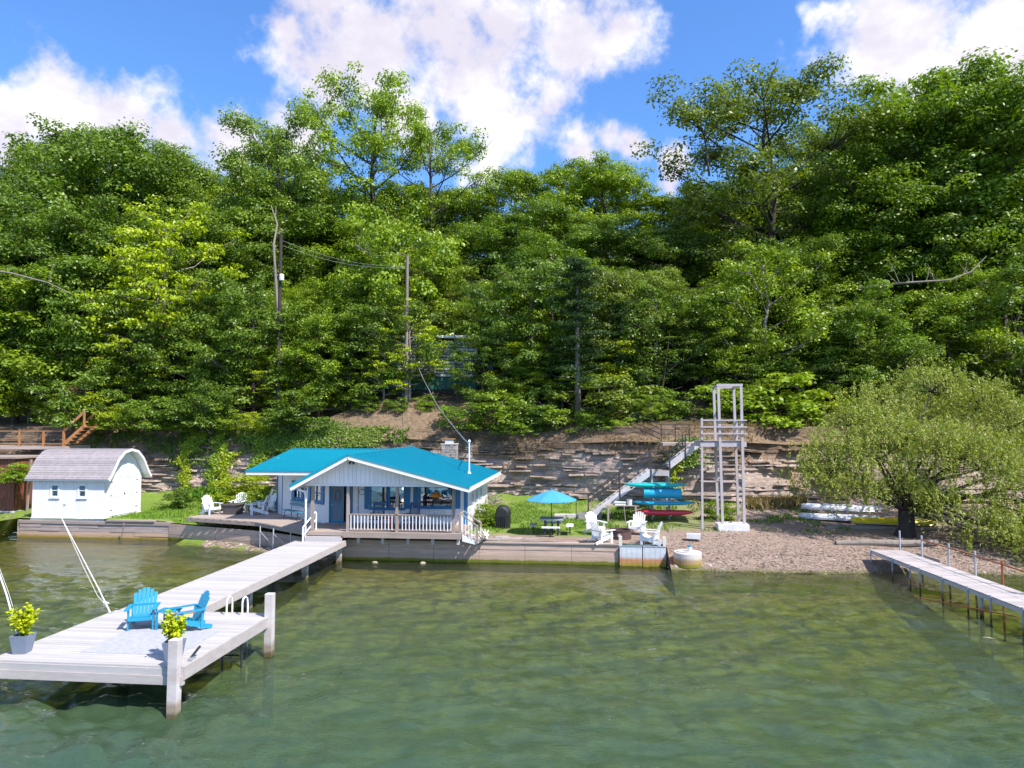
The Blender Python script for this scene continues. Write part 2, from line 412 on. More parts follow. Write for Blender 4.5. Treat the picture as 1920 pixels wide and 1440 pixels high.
class MB:
    """collects boxes, bars, tubes and prisms; build() links them as ONE mesh"""

    def __init__(s, T=None):
        s.v = []; s.f = []; s.T = T or Matrix()

    def add(s, vs, fs):
        b = len(s.v)
        s.v += [tuple(s.T @ Vector(v)) for v in vs]
        s.f += [tuple(b + i for i in f) for f in fs]
        return s

    def box(s, x0, x1, y0, y1, z0, z1):
        return s.add([(x0, y0, z0), (x1, y0, z0), (x1, y1, z0), (x0, y1, z0), (x0, y0, z1), (x1, y0, z1), (x1, y1, z1), (x0, y1, z1)],
                     [(0, 3, 2, 1), (4, 5, 6, 7), (0, 1, 5, 4), (1, 2, 6, 5), (2, 3, 7, 6), (3, 0, 4, 7)])

    def bar(s, a, b, w, h, up=(0, 0, 1)):
        """rectangular bar from a to b, w wide sideways and h high along up"""
        a = Vector(a); b = Vector(b); d = (b - a).normalized(); up = Vector(up)
        side = d.cross(up)
        if side.length < 1e-4: side = d.cross(Vector((1, 0, 0)))
        side.normalize(); u = side.cross(d).normalized()
        vs = []
        for p in (a, b):
            for i, j in ((-1, -1), (1, -1), (1, 1), (-1, 1)):
                vs.append(p + side * (w / 2 * i) + u * (h / 2 * j))
        return s.add(vs, [(0, 1, 2, 3), (7, 6, 5, 4), (0, 4, 5, 1), (1, 5, 6, 2), (2, 6, 7, 3), (3, 7, 4, 0)])

    def tube(s, pts, r, n=8, cap=True):
        pts = [Vector(p) for p in pts]
        rs = r if isinstance(r, (list, tuple)) else [r] * len(pts)
        vs = []; fs = []
        prev = None
        for i, p in enumerate(pts):
            d = (pts[min(i + 1, len(pts) - 1)] - pts[max(i - 1, 0)]).normalized()
            if prev is None:
                x = d.cross(Vector((0, 0, 1)))
                if x.length < 1e-3: x = d.cross(Vector((1, 0, 0)))
                x.normalize()
            else:
                x = (prev - d * prev.dot(d))
                x = x.normalized() if x.length > 1e-5 else d.orthogonal().normalized()
            prev = x
            y = d.cross(x)
            for k in range(n):
                a = 2 * math.pi * k / n
                vs.append(p + (x * math.cos(a) + y * math.sin(a)) * rs[i])
        for i in range(len(pts) - 1):
            for k in range(n):
                k2 = (k + 1) % n
                fs.append((i * n + k, i * n + k2, (i + 1) * n + k2, (i + 1) * n + k))
        if cap:
            fs.append(tuple(range(n - 1, -1, -1)))
            fs.append(tuple((len(pts) - 1) * n + k for k in range(n)))
        return s.add(vs, fs)

    def lathe(s, prof, n=20, c=(0, 0, 0), sx=1, sy=1):
        vs = []; fs = []
        for r, z in prof:
            for k in range(n):
                a = 2 * math.pi * k / n
                vs.append((c[0] + math.cos(a) * r * sx, c[1] + math.sin(a) * r * sy, c[2] + z))
        for i in range(len(prof) - 1):
            for k in range(n):
                k2 = (k + 1) % n
                fs.append((i * n + k, i * n + k2, (i + 1) * n + k2, (i + 1) * n + k))
        fs.append(tuple(range(n - 1, -1, -1)))
        fs.append(tuple((len(prof) - 1) * n + k for k in range(n)))
        return s.add(vs, fs)

    def prism(s, poly, axis, a, b):
        """extrude polygon (2-D points in the other two axes) along an axis from a to b"""
        def p3(q, t):
            if axis == 'x': return (t, q[0], q[1])
            if axis == 'y': return (q[0], t, q[1])
            return (q[0], q[1], t)
        n = len(poly)
        vs = [p3(q, a) for q in poly] + [p3(q, b) for q in poly]
        fs = [tuple(range(n)), tuple(range(2 * n - 1, n - 1, -1))]
        fs += [(i, (i + 1) % n, n + (i + 1) % n, n + i) for i in range(n)]
        return s.add(vs, fs)

    def build(s, name, mat, parent=None, smooth=False, local=False):
        me = bpy.data.meshes.new(name)
        off = Vector((0, 0, 0))
        if parent is not None and not local:
            off = ORG.get(parent.name, off)
        me.from_pydata([tuple(Vector(v) - off) for v in s.v], [], s.f)
        import bmesh
        bm = bmesh.new(); bm.from_mesh(me); bmesh.ops.recalc_face_normals(bm, faces=bm.faces); bm.to_mesh(me); bm.free()
        me.materials.append(MATS[mat] if isinstance(mat, str) else mat)
        if smooth:
            me.shade_smooth()
        o = bpy.data.objects.new(name, me)
        COL.objects.link(o)
        if parent is not None:
            o.parent = parent
            ORG[o.name] = off if not local else Vector((0, 0, 0))
        return o


def copy_tree(o, parent=None):
    c = o.copy(); COL.objects.link(c); c.parent = parent
    for ch in list(o.children):
        copy_tree(ch, c)
    return c


def np_mesh(name, V, F, mat, parent=None, smooth=False, rnd=None):
    """mesh from numpy arrays, F an (n,4) or (n,3) index array"""
    me = bpy.data.meshes.new(name)
    V = np.asarray(V, dtype=np.float32); F = np.asarray(F, dtype=np.int32)
    k = F.shape[1]
    me.vertices.add(len(V)); me.vertices.foreach_set('co', V.ravel())
    me.loops.add(F.size); me.loops.foreach_set('vertex_index', F.ravel())
    me.polygons.add(len(F))
    me.polygons.foreach_set('loop_start', np.arange(0, F.size, k, dtype=np.int32))
    me.polygons.foreach_set('loop_total', np.full(len(F), k, dtype=np.int32))
    me.update(calc_edges=True)
    if rnd is not None:
        at = me.attributes.new('rnd', 'FLOAT', 'FACE')
        at.data.foreach_set('value', np.asarray(rnd, dtype=np.float32))
    me.materials.append(MATS[mat])
    me.polygons.foreach_set('use_smooth', np.full(len(F), smooth, dtype=bool))
    o = bpy.data.objects.new(name, me); COL.objects.link(o)
    if parent is not None: o.parent = parent
    return o


# value noise in numpy for terrain and cliffs
def vnoise(x, y, seed=0):
    x = np.asarray(x, float); y = np.asarray(y, float)
    xi = np.floor(x).astype(np.int64); yi = np.floor(y).astype(np.int64)
    fx = x - xi; fy = y - yi
    fx = fx * fx * (3 - 2 * fx); fy = fy * fy * (3 - 2 * fy)

    def h(a, b):
        n = (a * 374761393 + b * 668265263 + seed * 982451653) & 0x7fffffff
        n = (n ^ (n >> 13)) * 1274126177 & 0x7fffffff
        return ((n ^ (n >> 16)) & 0xffff) / 65535.0
    return (h(xi, yi) * (1 - fx) + h(xi + 1, yi) * fx) * (1 - fy) + (h(xi, yi + 1) * (1 - fx) + h(xi + 1, yi + 1) * fx) * fy


def fbm(x, y, seed=0, o=4):
    t = 0; a = 0.5; s = 0
    for i in range(o):
        t = t + a * vnoise(x * 2 ** i, y * 2 ** i, seed + i); s += a; a *= 0.5
    return t / s


# ------------------------------------------------------------------ terrain
def wall_y(x):   # front face of the shore wall
    return np.interp(x, [-31.0, -22.2, -15.7, -12.4, -10.9, 3.3], [36.35, 36.15, 33.9, 31.9, 31.5, 31.6])


def cliff_y(x):  # foot of the cliff
    return np.interp(x, [-70, -45, -36, -28, -17, -10, -5, 0, 4, 8, 12, 16, 24, 40, 70],
                     [50, 46, 44.6, 45, 45.6, 46.3, 46.2, 44.0, 42.3, 42.0, 43.3, 44.6, 45, 46, 50])


def hill_z(x, y):
    t = np.maximum(y - cliff_y(x) - 1.5, 0)
    bank = 1.5 * np.interp(x, [-20, -15, -4, 0], [0, 1, 1, 0]) * np.clip(t / 2.4, 0, 1)
    return bank + 5.6 + 0.25 * np.minimum(t, 6) + 0.42 * np.maximum(t - 6, 0) - 0.0018 * np.maximum(t - 40, 0) ** 2 + 0.5 * (fbm(x / 4, y / 4, 7) - 0.5)


def flat_z(x, y):
    base = 0.93 + np.interp(x, [-34, -26, -22.6, -22.1, -12.6, -12, -5, 2, 9, 16], [0.05, 0.06, .03, -.16, -.16, -.05, 0.02, -0.02, 0.0, 0.02])
    rise = np.interp(y - cliff_y(x), [-6, -1.2, 0.6], [0, 0.18, 0.9])
    # right of the last sheet pile the shore is a pebble beach sloping into the water
    beach = np.interp(x, [3.405, 3.43], [0, 1])
    shore = 30.75 + 0.35 * (fbm(x / 2, 0 * x, 3) - .5) + np.interp(x, [8, 14], [0, .4])
    zb = np.interp(y - shore, [-3.2, 0, 1.5, 4.0, 6], [-1.3, 0.0, 0.42, 0.82, 0.95])
    leftb = np.interp(x, [-31.8, -31.2], [1, 0])
    zl = np.interp(y - 36.6, [-3, 0, 1.5, 4.0, 6], [-0.4, 0.0, 0.5, 0.85, 1.0])
    z = base * (1 - beach) + zb * beach
    z = z * (1 - leftb) + zl * leftb
    return z + rise + 0.07 * (fbm(x / 0.9, y / 0.9, 11) - .5)


def grid_mesh(name, xs, ysf, zf, mat, nrow, kind='structure', smooth=True):
    X = np.repeat(xs[None, :], nrow, 0)
    t = np.linspace(0, 1, nrow)[:, None]
    Y = ysf(xs, t)
    Z = zf(X, Y)
    V = np.stack([X, Y, Z], -1).reshape(-1, 3)
    nx = len(xs)
    i = np.arange(nrow - 1)[:, None] * nx + np.arange(nx - 1)[None, :]
    F = np.stack([i, i + 1, i + nx + 1, i + nx], -1).reshape(-1, 4)
    o = np_mesh(name, V, F, mat, smooth=smooth)
    o['kind'] = kind
    return o


def ystart(xs):
    w = wall_y(xs) + 0.12
    w = np.where(xs > 3.42, 27.5, w)
    return np.where(xs < -31.1, 32.5, w)


xs = np.concatenate([np.arange(-75, -31.2, .6), [-31.12, -31.08], np.arange(-31.0, 3.4, .25), [3.4, 3.44], np.arange(3.5, 24, .2), np.arange(24, 75, .8)])
grid_mesh('ground', xs, lambda x, t: ystart(x)[None, :] + (cliff_y(x) + 0.9 - ystart(x))[None, :] * t, flat_z, 'ground_soil', 90)
xs = np.arange(-110, 110, 1.0)
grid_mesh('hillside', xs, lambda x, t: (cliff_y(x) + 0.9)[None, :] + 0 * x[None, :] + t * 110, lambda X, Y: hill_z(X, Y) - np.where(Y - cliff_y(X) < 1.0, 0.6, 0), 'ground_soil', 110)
xs = np.arange(-90, 90, 1.0)
grid_mesh('lake_bed', xs, lambda x, t: -40 + t * 81 + 0 * x[None, :], lambda X, Y: -0.35 - 0.115 * np.maximum(31.5 - Y, 0) + .15 * (fbm(X / 2, Y / 2, 5) - .5), 'lake_bed', 82)

# water, gently rippled as real relief in front of the camera
def wave(X, Y):
    r = np.random.default_rng(4)
    z = 0 * X
    for k in range(64):
        lam = math.exp(r.uniform(math.log(0.36), math.log(2.4))); a = R(r.normal(72, 38)); ph = r.uniform(0, 6.28)
        kk = 6.283 / lam
        q = kk * (X * math.cos(a) + Y * math.sin(a)) + ph + 1.2 * np.sin(X * .31 + ph) + 0.9 * np.sin(Y * .37 + 2 * ph)
        z = z + 0.0078 * lam ** 0.9 * (np.sin(q) + .25 * np.sin(2 * q + .6))
    amp = 0.25 + 1.35 * fbm(X / 4 + Y / 9, Y / 2.6, 21)
    edge = np.clip((31.2 - Y) / 6, 0.25, 1)
    return z * amp * edge


xs = np.concatenate([np.arange(-90, -24, 3.0), np.arange(-24, 20, 0.09), np.arange(20, 92, 3.0)])
nrow = 400
grid_mesh('lake_water', xs, lambda x, t: np.interp(t, [0, 0.04, 0.93, 1.0], [-60, 3, 32.5, 38.0]) + 0 * x[None, :], wave, 'lake_water', nrow)

# ------------------------------------------------------------------ cliff of layered shale
rng = np.random.default_rng(12)
cx = np.concatenate([np.arange(-70, -36, 1.2), np.arange(-36, 17, 0.13), np.arange(17, 70, 1.2)])
zl = [0.2]
while zl[-1] < 5.9:
    zl.append(zl[-1] + rng.choice([0.06, 0.09, 0.13, 0.2, 0.3], p=[.25, .3, .25, .14, .06]))
rows = []
prof = lambda z: np.interp(z, [0, 1.2, 3.6, 5.0, 6.2], [-0.15, 0.15, 0.55, 1.1, 2.2])
for li in range(len(zl) - 1):
    z0, z1 = zl[li], zl[li + 1]
    cuts = np.cumsum(rng.uniform(0.25, 1.9, 220)) - 72
    offs = rng.uniform(-0.10, 0.10, 221) + rng.uniform(-.05, .05)
    o = offs[np.searchsorted(cuts, cx)]
    o = o * np.interp(z0, [3.6, 4.8], [1, .35])
    big = 0.9 * (fbm(cx / 3.0, z0 / 1.6 + 0 * cx, 31) - .5) + 0.4 * (fbm(cx / .8, z0 / .5 + 0 * cx, 77, 3) - .5)
    y = cliff_y(cx) + prof(z0) + o - big
    for z in (z0, z1):
        rows.append(np.stack([cx, y + (0.02 if z == z1 else 0), z + 0.05 * (fbm(cx / 2.5, 0 * cx + li, 9) - .5) + 0 * cx], -1))
rows.append(np.stack([cx, cliff_y(cx) + 3.6, 6.1 + 0.4 * (fbm(cx / 2, 0 * cx, 2) - .5)], -1))
V = np.concatenate(rows)
nx = len(cx); nr = len(rows)
i = np.arange(nr - 1)[:, None] * nx + np.arange(nx - 1)[None, :]
F = np.stack([i, i + 1, i + nx + 1, i + nx], -1).reshape(-1, 4)
cliff = np_mesh('cliff', V, F, 'shale'); cliff['kind'] = 'structure'
# separate slabs that stand proud of the face
slab_me = []
for k in range(6):
    m = MB(); r = random.Random(k)
    w, d, h = r.uniform(.3, .8), r.uniform(.25, .4), r.uniform(.05, .13)
    q = [(-w + r.uniform(0, .12), -d), (w * .4, -d - r.uniform(0, .08)), (w, -d + r.uniform(0, .1)), (w, d), (-w, d)]
    m.prism(q, 'z', 0, h)
    o = m.build('rock_slab', 'shale', cliff)
    o.parent = cliff; slab_me.append(o)
rs = random.Random(3)
for k in range(240):
    x = rs.uniform(-33, 15); z = rs.uniform(1.2, 4.6)
    o = slab_me[k] if k < 6 else slab_me[k % 6].copy()
    if k >= 6:
        COL.objects.link(o); o.parent = cliff
    o.location = (x, float(cliff_y(x)) + float(prof(z)) - rs.uniform(-.2, .06), z)
    o.rotation_euler = (R(rs.uniform(-4, 4)), R(rs.uniform(-3, 3)), R(rs.uniform(-14, 14)))


# ------------------------------------------------------------------ stones, pebbles
def stone_proto(seed, n=7):
    r = np.random.default_rng(seed)
    v = np.array([(math.cos(a) * 1.0, math.sin(a) * 1.0, 0) for a in np.linspace(0, 2 * math.pi, n, endpoint=False)])
    v = v * r.uniform(0.7, 1.1, (n, 1))
    top = v * 0.62 + np.array([0, 0, 0.55]); top += r.uniform(-.08, .08, top.shape)
    bot = v * 0.8 + np.array([0, 0, -0.45])
    V = np.concatenate([bot, v + [0, 0, .1], top, [[0, 0, .62]]])
    F = []
    for a, b in ((0, n), (n, 2 * n)):
        for k in range(n):
            F.append((a + k, a + (k + 1) % n, b + (k + 1) % n)); F.append((a + k, b + (k + 1) % n, b + k))
    for k in range(n):
        F.append((2 * n + k, 2 * n + (k + 1) % n, 3 * n))
    return V, np.array(F)


def stones(name, P, S, mat, seed=0, label=None, cat=None):
    r = np.random.default_rng(seed)
    pv, pf = stone_proto(seed, 5)
    n = len(P)
    a = r.uniform(0, 6.28, n); sc = np.stack([S * r.uniform(.7, 1.3, n), S * r.uniform(.6, 1.0, n), S * r.uniform(.3, .6, n)], -1)
    L = pv[None] * sc[:, None]
    X = L[..., 0] * np.cos(a)[:, None] - L[..., 1] * np.sin(a)[:, None]
    Y = L[..., 0] * np.sin(a)[:, None] + L[..., 1] * np.cos(a)[:, None]
    V = np.stack([X, Y, L[..., 2]], -1) + P[:, None]
    F = pf[None] + (np.arange(n) * len(pv))[:, None, None]
    o = np_mesh(name, V.reshape(-1, 3), F.reshape(-1, 3), mat)
    return tag(o, label, cat, kind='stuff')


m_, N_ = new_mat('pebble')
g_ = N_.n('ShaderNodeNewGeometry')
c_ = N_.mix(N_.rng(N_.noise(g_.outputs['Position'], 3.2, 2, 0.5), 0.3, 0.7), (0.13, 0.09, 0.07), (0.32, 0.235, 0.185))
c_ = N_.mix(N_.rng(g_.outputs['Random Per Island'], 0.88, 0.97), c_, (0.46, 0.39, 0.35))
out(N_, N_.n('ShaderNodeBsdfPrincipled', {'Base Color': c_, 'Roughness': 0.85}).outputs[0])
r = np.random.default_rng(8)
x = r.uniform(3.6, 19, 9000); y = 30.2 + np.abs(r.normal(0, 2.6, 9000))
P = np.stack([x, y, flat_z(x, y) + .01], -1)
stones('beach_pebbles', P, r.uniform(.018, .05, len(P)) * (1 + (r.random(len(P)) > .97) * 1.6), 'pebble', 1, 'brown and grey pebbles covering the small beach', 'pebbles')
x = r.uniform(-44, -31.3, 1200); y = 36.0 + np.abs(r.normal(0, 1.8, 1200))
stones('beach_pebbles', np.stack([x, y, flat_z(x, y) + .01], -1), r.uniform(.04, .13, 1200), 'pebble', 2, 'grey pebbles on the shore left of the white shed', 'pebbles')
x = r.uniform(-19.5, -11.5, 1500)
y = wall_y(x) - np.abs(r.normal(0, .75, 1500)) - .05
z = np.interp(wall_y(x) - y, [0, 2.0], [0.16, -0.28])
stones('shore_rocks', np.stack([x, y, z], -1), r.uniform(.04, .14, 1500), 'pebble', 3, 'rubble of small rocks at the wall foot under the side deck', 'rocks')
mbk = []
# a rubble bank carries those rocks
X = np.linspace(-21, -11.2, 40); T = np.linspace(0, 1, 10)
XX, TT = np.meshgrid(X, T)
YY = wall_y(XX) + 0.05 - TT * 2.6
ZZ = np.interp(TT, [0, .5, 1], [0.14, -0.05, -0.45]) + 0.1 * (fbm(XX * 2, YY * 2, 4) - .5)
i = np.arange(9)[:, None] * 40 + np.arange(39)[None, :]
o = np_mesh('gravel_bank', np.stack([XX, YY, ZZ], -1).reshape(-1, 3), np.stack([i, i + 40, i + 41, i + 1], -1).reshape(-1, 4), 'ground_soil', smooth=True)
o['kind'] = 'structure'


# ------------------------------------------------------------------ leaves and trees
def leaf_arrays(C, Nn, L, Wd, rg, T=None, fold=0.0):
    """one quad per leaf; C centres, Nn normals, L lengths, Wd widths"""
    n = len(C)
    Nn = Nn / np.maximum(np.linalg.norm(Nn, axis=1, keepdims=True), 1e-6)
    if T is None:
        T = rg.normal(size=(n, 3))
    T = T - Nn * (T * Nn).sum(1, keepdims=True)
    T = T / np.maximum(np.linalg.norm(T, axis=1, keepdims=True), 1e-6)
    B = np.cross(Nn, T)
    L = np.broadcast_to(L, n)[:, None]; Wd = np.broadcast_to(Wd, n)[:, None]
    v0 = C - T * L * .5
    v1 = C + B * Wd * .5 - Nn * Wd * .12 + T * L * .08
    v2 = C + T * L * .5 - Nn * L * .12
    v3 = C - B * Wd * .5 - Nn * Wd * .12 + T * L * .08
    V = np.stack([v0, v1, v2, v3], 1).reshape(-1, 3)
    F = np.arange(4 * n).reshape(n, 4)
    return V, F


def crown_points(rg, centres, radii, per, flat=0.6, up=0.55):
    """leaf centres and normals spread over the upper shell of each clump"""
    P = []; Q = []; Rn = []
    for c, ra in zip(centres, radii):
        k = max(8, int(per * ra * ra))
        d = rg.normal(size=(k, 3)); d /= np.linalg.norm(d, axis=1, keepdims=True)
        d[:, 2] = np.where(d[:, 2] < -.25, -d[:, 2], d[:, 2])
        rad = rg.random(k) ** 0.30
        lump = 1 + .35 * (rg.random(k) - .5)
        p = c + d * (rad * lump)[:, None] * ra * np.array([1, 1, flat])
        nn = d * 1.0 + rg.normal(size=(k, 3)) * 0.45 + np.array([0, 0, up])
        P.append(p); Q.append(nn); t = rg.uniform(-.22, .22)
        Rn.append(np.clip(rg.random(k) * .7 + .15 + t, 0, 0.95) + (rg.random(k) > .995) * .2)
    return np.concatenate(P), np.concatenate(Q), np.clip(np.concatenate(Rn), 0, 1)


def make_tree(seed, H=18, spread=5.5, base=0.22, nl=16, per=62, leaf=(.30, .19), mat='leaf', bark='bark', name='broadleaf_tree', flat=0.62, lean=0.0, clump=1.5, sparse=1.0, top_pow=0.5, bare=0, shell=14):
    rg = np.random.default_rng(seed)
    root = bpy.data.objects.new(name, None); COL.objects.link(root); ORG[root.name] = Vector()
    tr = MB()
    pts = []; rad = []
    wob = rg.normal(0, .25, (2, 8))
    for k in range(8):
        t = k / 7
        pts.append(np.array([lean * t * t + wob[0, k] * t, wob[1, k] * t, H * 0.9 * t]))
        rad.append(H * 0.017 * (1 - t * .85) + .03)
    tr.tube([tuple(p) for p in pts], rad, 8)
    C = []; RA = []
    ga = rg.uniform(0, 6.28)
    for i in range(nl):
        t = base + (0.97 - base) * (i + .5) / nl
        p0 = np.array([np.interp(t, np.linspace(0, 1, 8), [q[j] for q in pts]) for j in range(3)])
        a = ga + i * 2.4 + rg.normal(0, .3)
        # crown profile: widest at 45% of the crown, rounded top
        tt = (t - base) / (1 - base)
        rr_ = spread * (math.sin(math.pi * min(1, 0.22 + 0.78 * tt)) ** top_pow) * rg.uniform(.7, 1.15) + 0.4
        el = 0.25 + 0.75 * tt + rg.normal(0, .12)
        d = np.array([math.cos(a), math.sin(a), 0])
        end = p0 + d * rr_ + np.array([0, 0, rr_ * math.tan(min(1.1, el)) * .55])
        mid = (p0 + end) / 2 + np.array([0, 0, -rr_ * .06]) + rg.normal(0, .2, 3)
        r0 = H * .0055 * (1.25 - t)
        tr.tube([tuple(p0), tuple(mid), tuple(end)], [r0 + .03, r0 * .7 + .02, .02], 5, cap=False)
        if i < bare: continue
        nsub = 3 + int(rr_ > 3)
        for s_ in range(nsub):
            f = rg.uniform(.35, 1.0)
            b0 = p0 + (end - p0) * f
            aa = a + rg.normal(0, .9)
            ln = rg.uniform(.25, .5) * rr_
            e2 = b0 + np.array([math.cos(aa), math.sin(aa), rg.uniform(.1, .7)]) * ln
            tr.tube([tuple(b0), tuple((b0 + e2) / 2 + rg.normal(0, .08, 3)), tuple(e2)], [r0 * .5 + .01, r0 * .3 + .01, .012], 4, cap=False)
            for g in (e2, (b0 + e2) / 2 + rg.normal(0, .4, 3)):
                if rg.random() < sparse:
                    C.append(g); RA.append(clump * rg.uniform(.62, 1.15))
        C.append(end); RA.append(clump * rg.uniform(.7, 1.1))
    if shell:
        ns = int(shell * H * spread / 18)
        dd = rg.normal(size=(ns, 3)); dd /= np.linalg.norm(dd, axis=1, keepdims=True)
        cz_ = H * (base + 1.0) / 2
        for q in dd:
            k_ = rg.uniform(.72, 1.0)
            c0 = np.array([q[0] * spread * .95, q[1] * spread * .95, 0]) * k_ + np.array([lean * .5, 0, cz_ + q[2] * k_ * H * (1 - base) * .46])
            big_r = clump * rg.uniform(1.0, 1.7)
            C.append(c0); RA.append(big_r * .8)
            for w_ in range(4):   # a bough is a dome of smaller tufts
                e_ = rg.normal(size=3); e_ /= np.linalg.norm(e_); e_[2] = abs(e_[2]) * .7
                C.append(c0 + e_ * big_r * .8); RA.append(big_r * rg.uniform(.32, .55))
    # top clumps
    for k in range(4):
        C.append(pts[-1] + rg.normal(0, .5, 3) * np.array([spread * .3, spread * .3, .8]) + np.array([0, 0, .6])); RA.append(clump * rg.uniform(.6, .95))
    P, Q, rn = crown_points(rg, C, RA, per, flat)
    n = len(P)
    V, F = leaf_arrays(P, Q, rg.uniform(.7, 1.25, n) * leaf[0], rg.uniform(.7, 1.2, n) * leaf[1], rg)
    tr.build('trunk', bark, root, smooth=True)
    np_mesh('crown', V, F, mat, root, rnd=rn)
    return root


def make_pine(seed, H=12.4, spread=2.6, base=0.15):
    rg = np.random.default_rng(seed)
    root = bpy.data.objects.new('pine_tree', None); COL.objects.link(root); ORG[root.name] = Vector()
    tr = MB(); tr.tube([(0, 0, -.4), (.15, 0, H * .3), (-.05, 0, H * .6), (.1, 0, H * .98)], [.26, .2, .13, .03], 8)
    C = []; Q = []; RN = []
    for i in range(46):
        t = base + (1 - base) * i / 46
        a = i * 2.4 + rg.normal(0, .3)
        ln = spread * (1.02 - t) ** .55 * rg.uniform(.55, 1.15) + .25
        p0 = np.array([0, 0, H * t]); e = p0 + np.array([math.cos(a) * ln, math.sin(a) * ln, ln * rg.uniform(-.12, .22)])
        tr.tube([tuple(p0), tuple((p0 + e) / 2 + [0, 0, .06]), tuple(e)], [.035, .025, .01], 4, cap=False)
        if t < .3 and rg.random() < .5: continue
        for s in np.linspace(.35, 1.05, 6):
            c = p0 + (e - p0) * s
            k = 60
            d = rg.normal(size=(k, 3)) * np.array([.34, .34, .10])
            C.append(c + d); Q.append(rg.normal(size=(k, 3)) * .6 + np.array([0, 0, .9])); RN.append(np.clip(rg.random(k) * .8 + rg.uniform(-.1, .2), 0, 1))
    C = np.concatenate(C); Q = np.concatenate(Q); RN = np.concatenate(RN)
    V, F = leaf_arrays(C, Q, .26, .07, rg)
    tr.build('trunk', 'pale_bark', root, smooth=True)
    np_mesh('crown', V, F, 'pine_leaf', root, rnd=RN)
    return root


BIG = [make_tree(11, 18, 5.2, nl=20, per=95, leaf=(.25, .155), clump=1.2, base=.14, flat=.72), make_tree(12, 18, 5.8, nl=22, per=92, leaf=(.25, .155), clump=1.3, base=.12, flat=.7),
       make_tree(13, 18, 4.8, base=.1, nl=22, per=100, leaf=(.24, .15), clump=1.1, flat=.8), make_tree(14, 18, 5.8, base=.14, nl=20, per=90, leaf=(.26, .16), clump=1.3, flat=.62)]
LOW = [make_tree(21, 10, 3.8, base=.05, nl=15, per=115, clump=.95, leaf=(.23, .145), flat=.75, shell=16), make_tree(22, 10, 4.2, base=.06, nl=16, per=115, clump=.95, leaf=(.23, .145), flat=.6, shell=15),
       make_tree(23, 10, 3.4, base=.05, nl=15, per=115, clump=.85, leaf=(.22, .14), bark='pale_bark', flat=.8, shell=18)]
SPARSE = [make_tree(31, 18, 5.2, base=.3, nl=24, per=135, clump=.95, sparse=.9, leaf=(.22, .14), bark='bark', flat=.8, shell=2),
          make_tree(32, 18, 5.6, base=.25, nl=26, per=115, clump=1.1, sparse=.95, leaf=(.22, .14), bark='dark_bark', flat=.75, shell=5)]
AIRY = [make_tree(41, 8, 2.7, base=.15, nl=16, per=95, clump=.72, sparse=.9, leaf=(.2, .13), flat=.34, bark='pale_bark', shell=10)]
PINE = [make_pine(5)]
BUSH = [make_tree(51, 2.6, 1.3, base=.05, nl=9, per=210, clump=.5, leaf=(.17, .11), name='bush', shell=60), make_tree(52, 2.2, 1.5, base=.02, nl=9, per=210, clump=.52, leaf=(.18, .11), name='bush', flat=.6, shell=60)]
protos = {'big': BIG, 'low': LOW, 'sparse': SPARSE, 'airy': AIRY, 'pine': PINE, 'bush': BUSH}
used = set()
fr = random.Random(77)
TONES = {'deep': ((0.80, 0.86, 0.95), 'deep green'), 'mid': ((0.95, 1.0, 0.9), 'mid-green'), 'fresh': ((1.35, 1.3, 0.8), 'fresh green'),
         'lime': ((2.3, 1.95, 0.5), 'lime-yellow'), 'olive': ((1.05, 0.95, 1.1), 'dull olive green'), 'pale': ((1.25, 1.2, 1.6), 'pale grey-green'), 'gold': ((1.9, 1.55, .6), 'yellow-green')}


def plant(kind, x, y, h, tone, label, cat='tree', name=None, group='trees of the wooded hillside', idx=None, z=None, wide=1.0, rot=None):
    ps = protos[kind]
    pr = ps[idx if idx is not None else fr.randrange(len(ps))]
    if id(pr) in used:
        o = copy_tree(pr)
    else:
        o = pr; used.add(id(pr))
    H0 = {'big': 18.6, 'low': 10.4, 'sparse': 18, 'airy': 8.2, 'pine': 12.4, 'bush': 2.7}[kind]
    s = h / H0
    o.scale = (s * wide, s * wide, s)
    if z is None:
        z = float(hill_z(np.array([x]), np.array([y]))[0]) - .15
    o.location = (x, y, z)
    o.rotation_euler = (0, 0, rot if rot is not None else fr.uniform(0, 6.28))
    jit = fr.uniform(.9, 1.12)
    c = TONES[tone][0]
    for ch in o.children:
        ch.color = (c[0] * jit, c[1] * jit, c[2] * jit, 1)
    if name: o.name = name
    tag(o, label, cat, group)
    return o


def px_of(x, y):   # which landmark of the photograph a spot on the hill stands above
    ya = R(6); dx = x * math.cos(ya) + y * math.sin(ya); dy = -x * math.sin(ya) + y * math.cos(ya)
    return 960 + 1333 * dx / dy


def place_word(px):
    for a, w in ((150, 'above the orange railed deck'), (330, 'above the white shed'), (480, 'above the ivied cliff'), (640, 'over the cottage side wing'),
                 (800, 'over the cottage gable'), (960, 'above the cottage antenna mast'), (1130, 'above the picnic umbrella'), (1290, 'above the cliff stairs'),
                 (1440, 'above the grey tower'), (1600, 'right of the grey tower'), (1800, 'above the willow')):
        if px < a: return w
    return 'at the right frame edge'


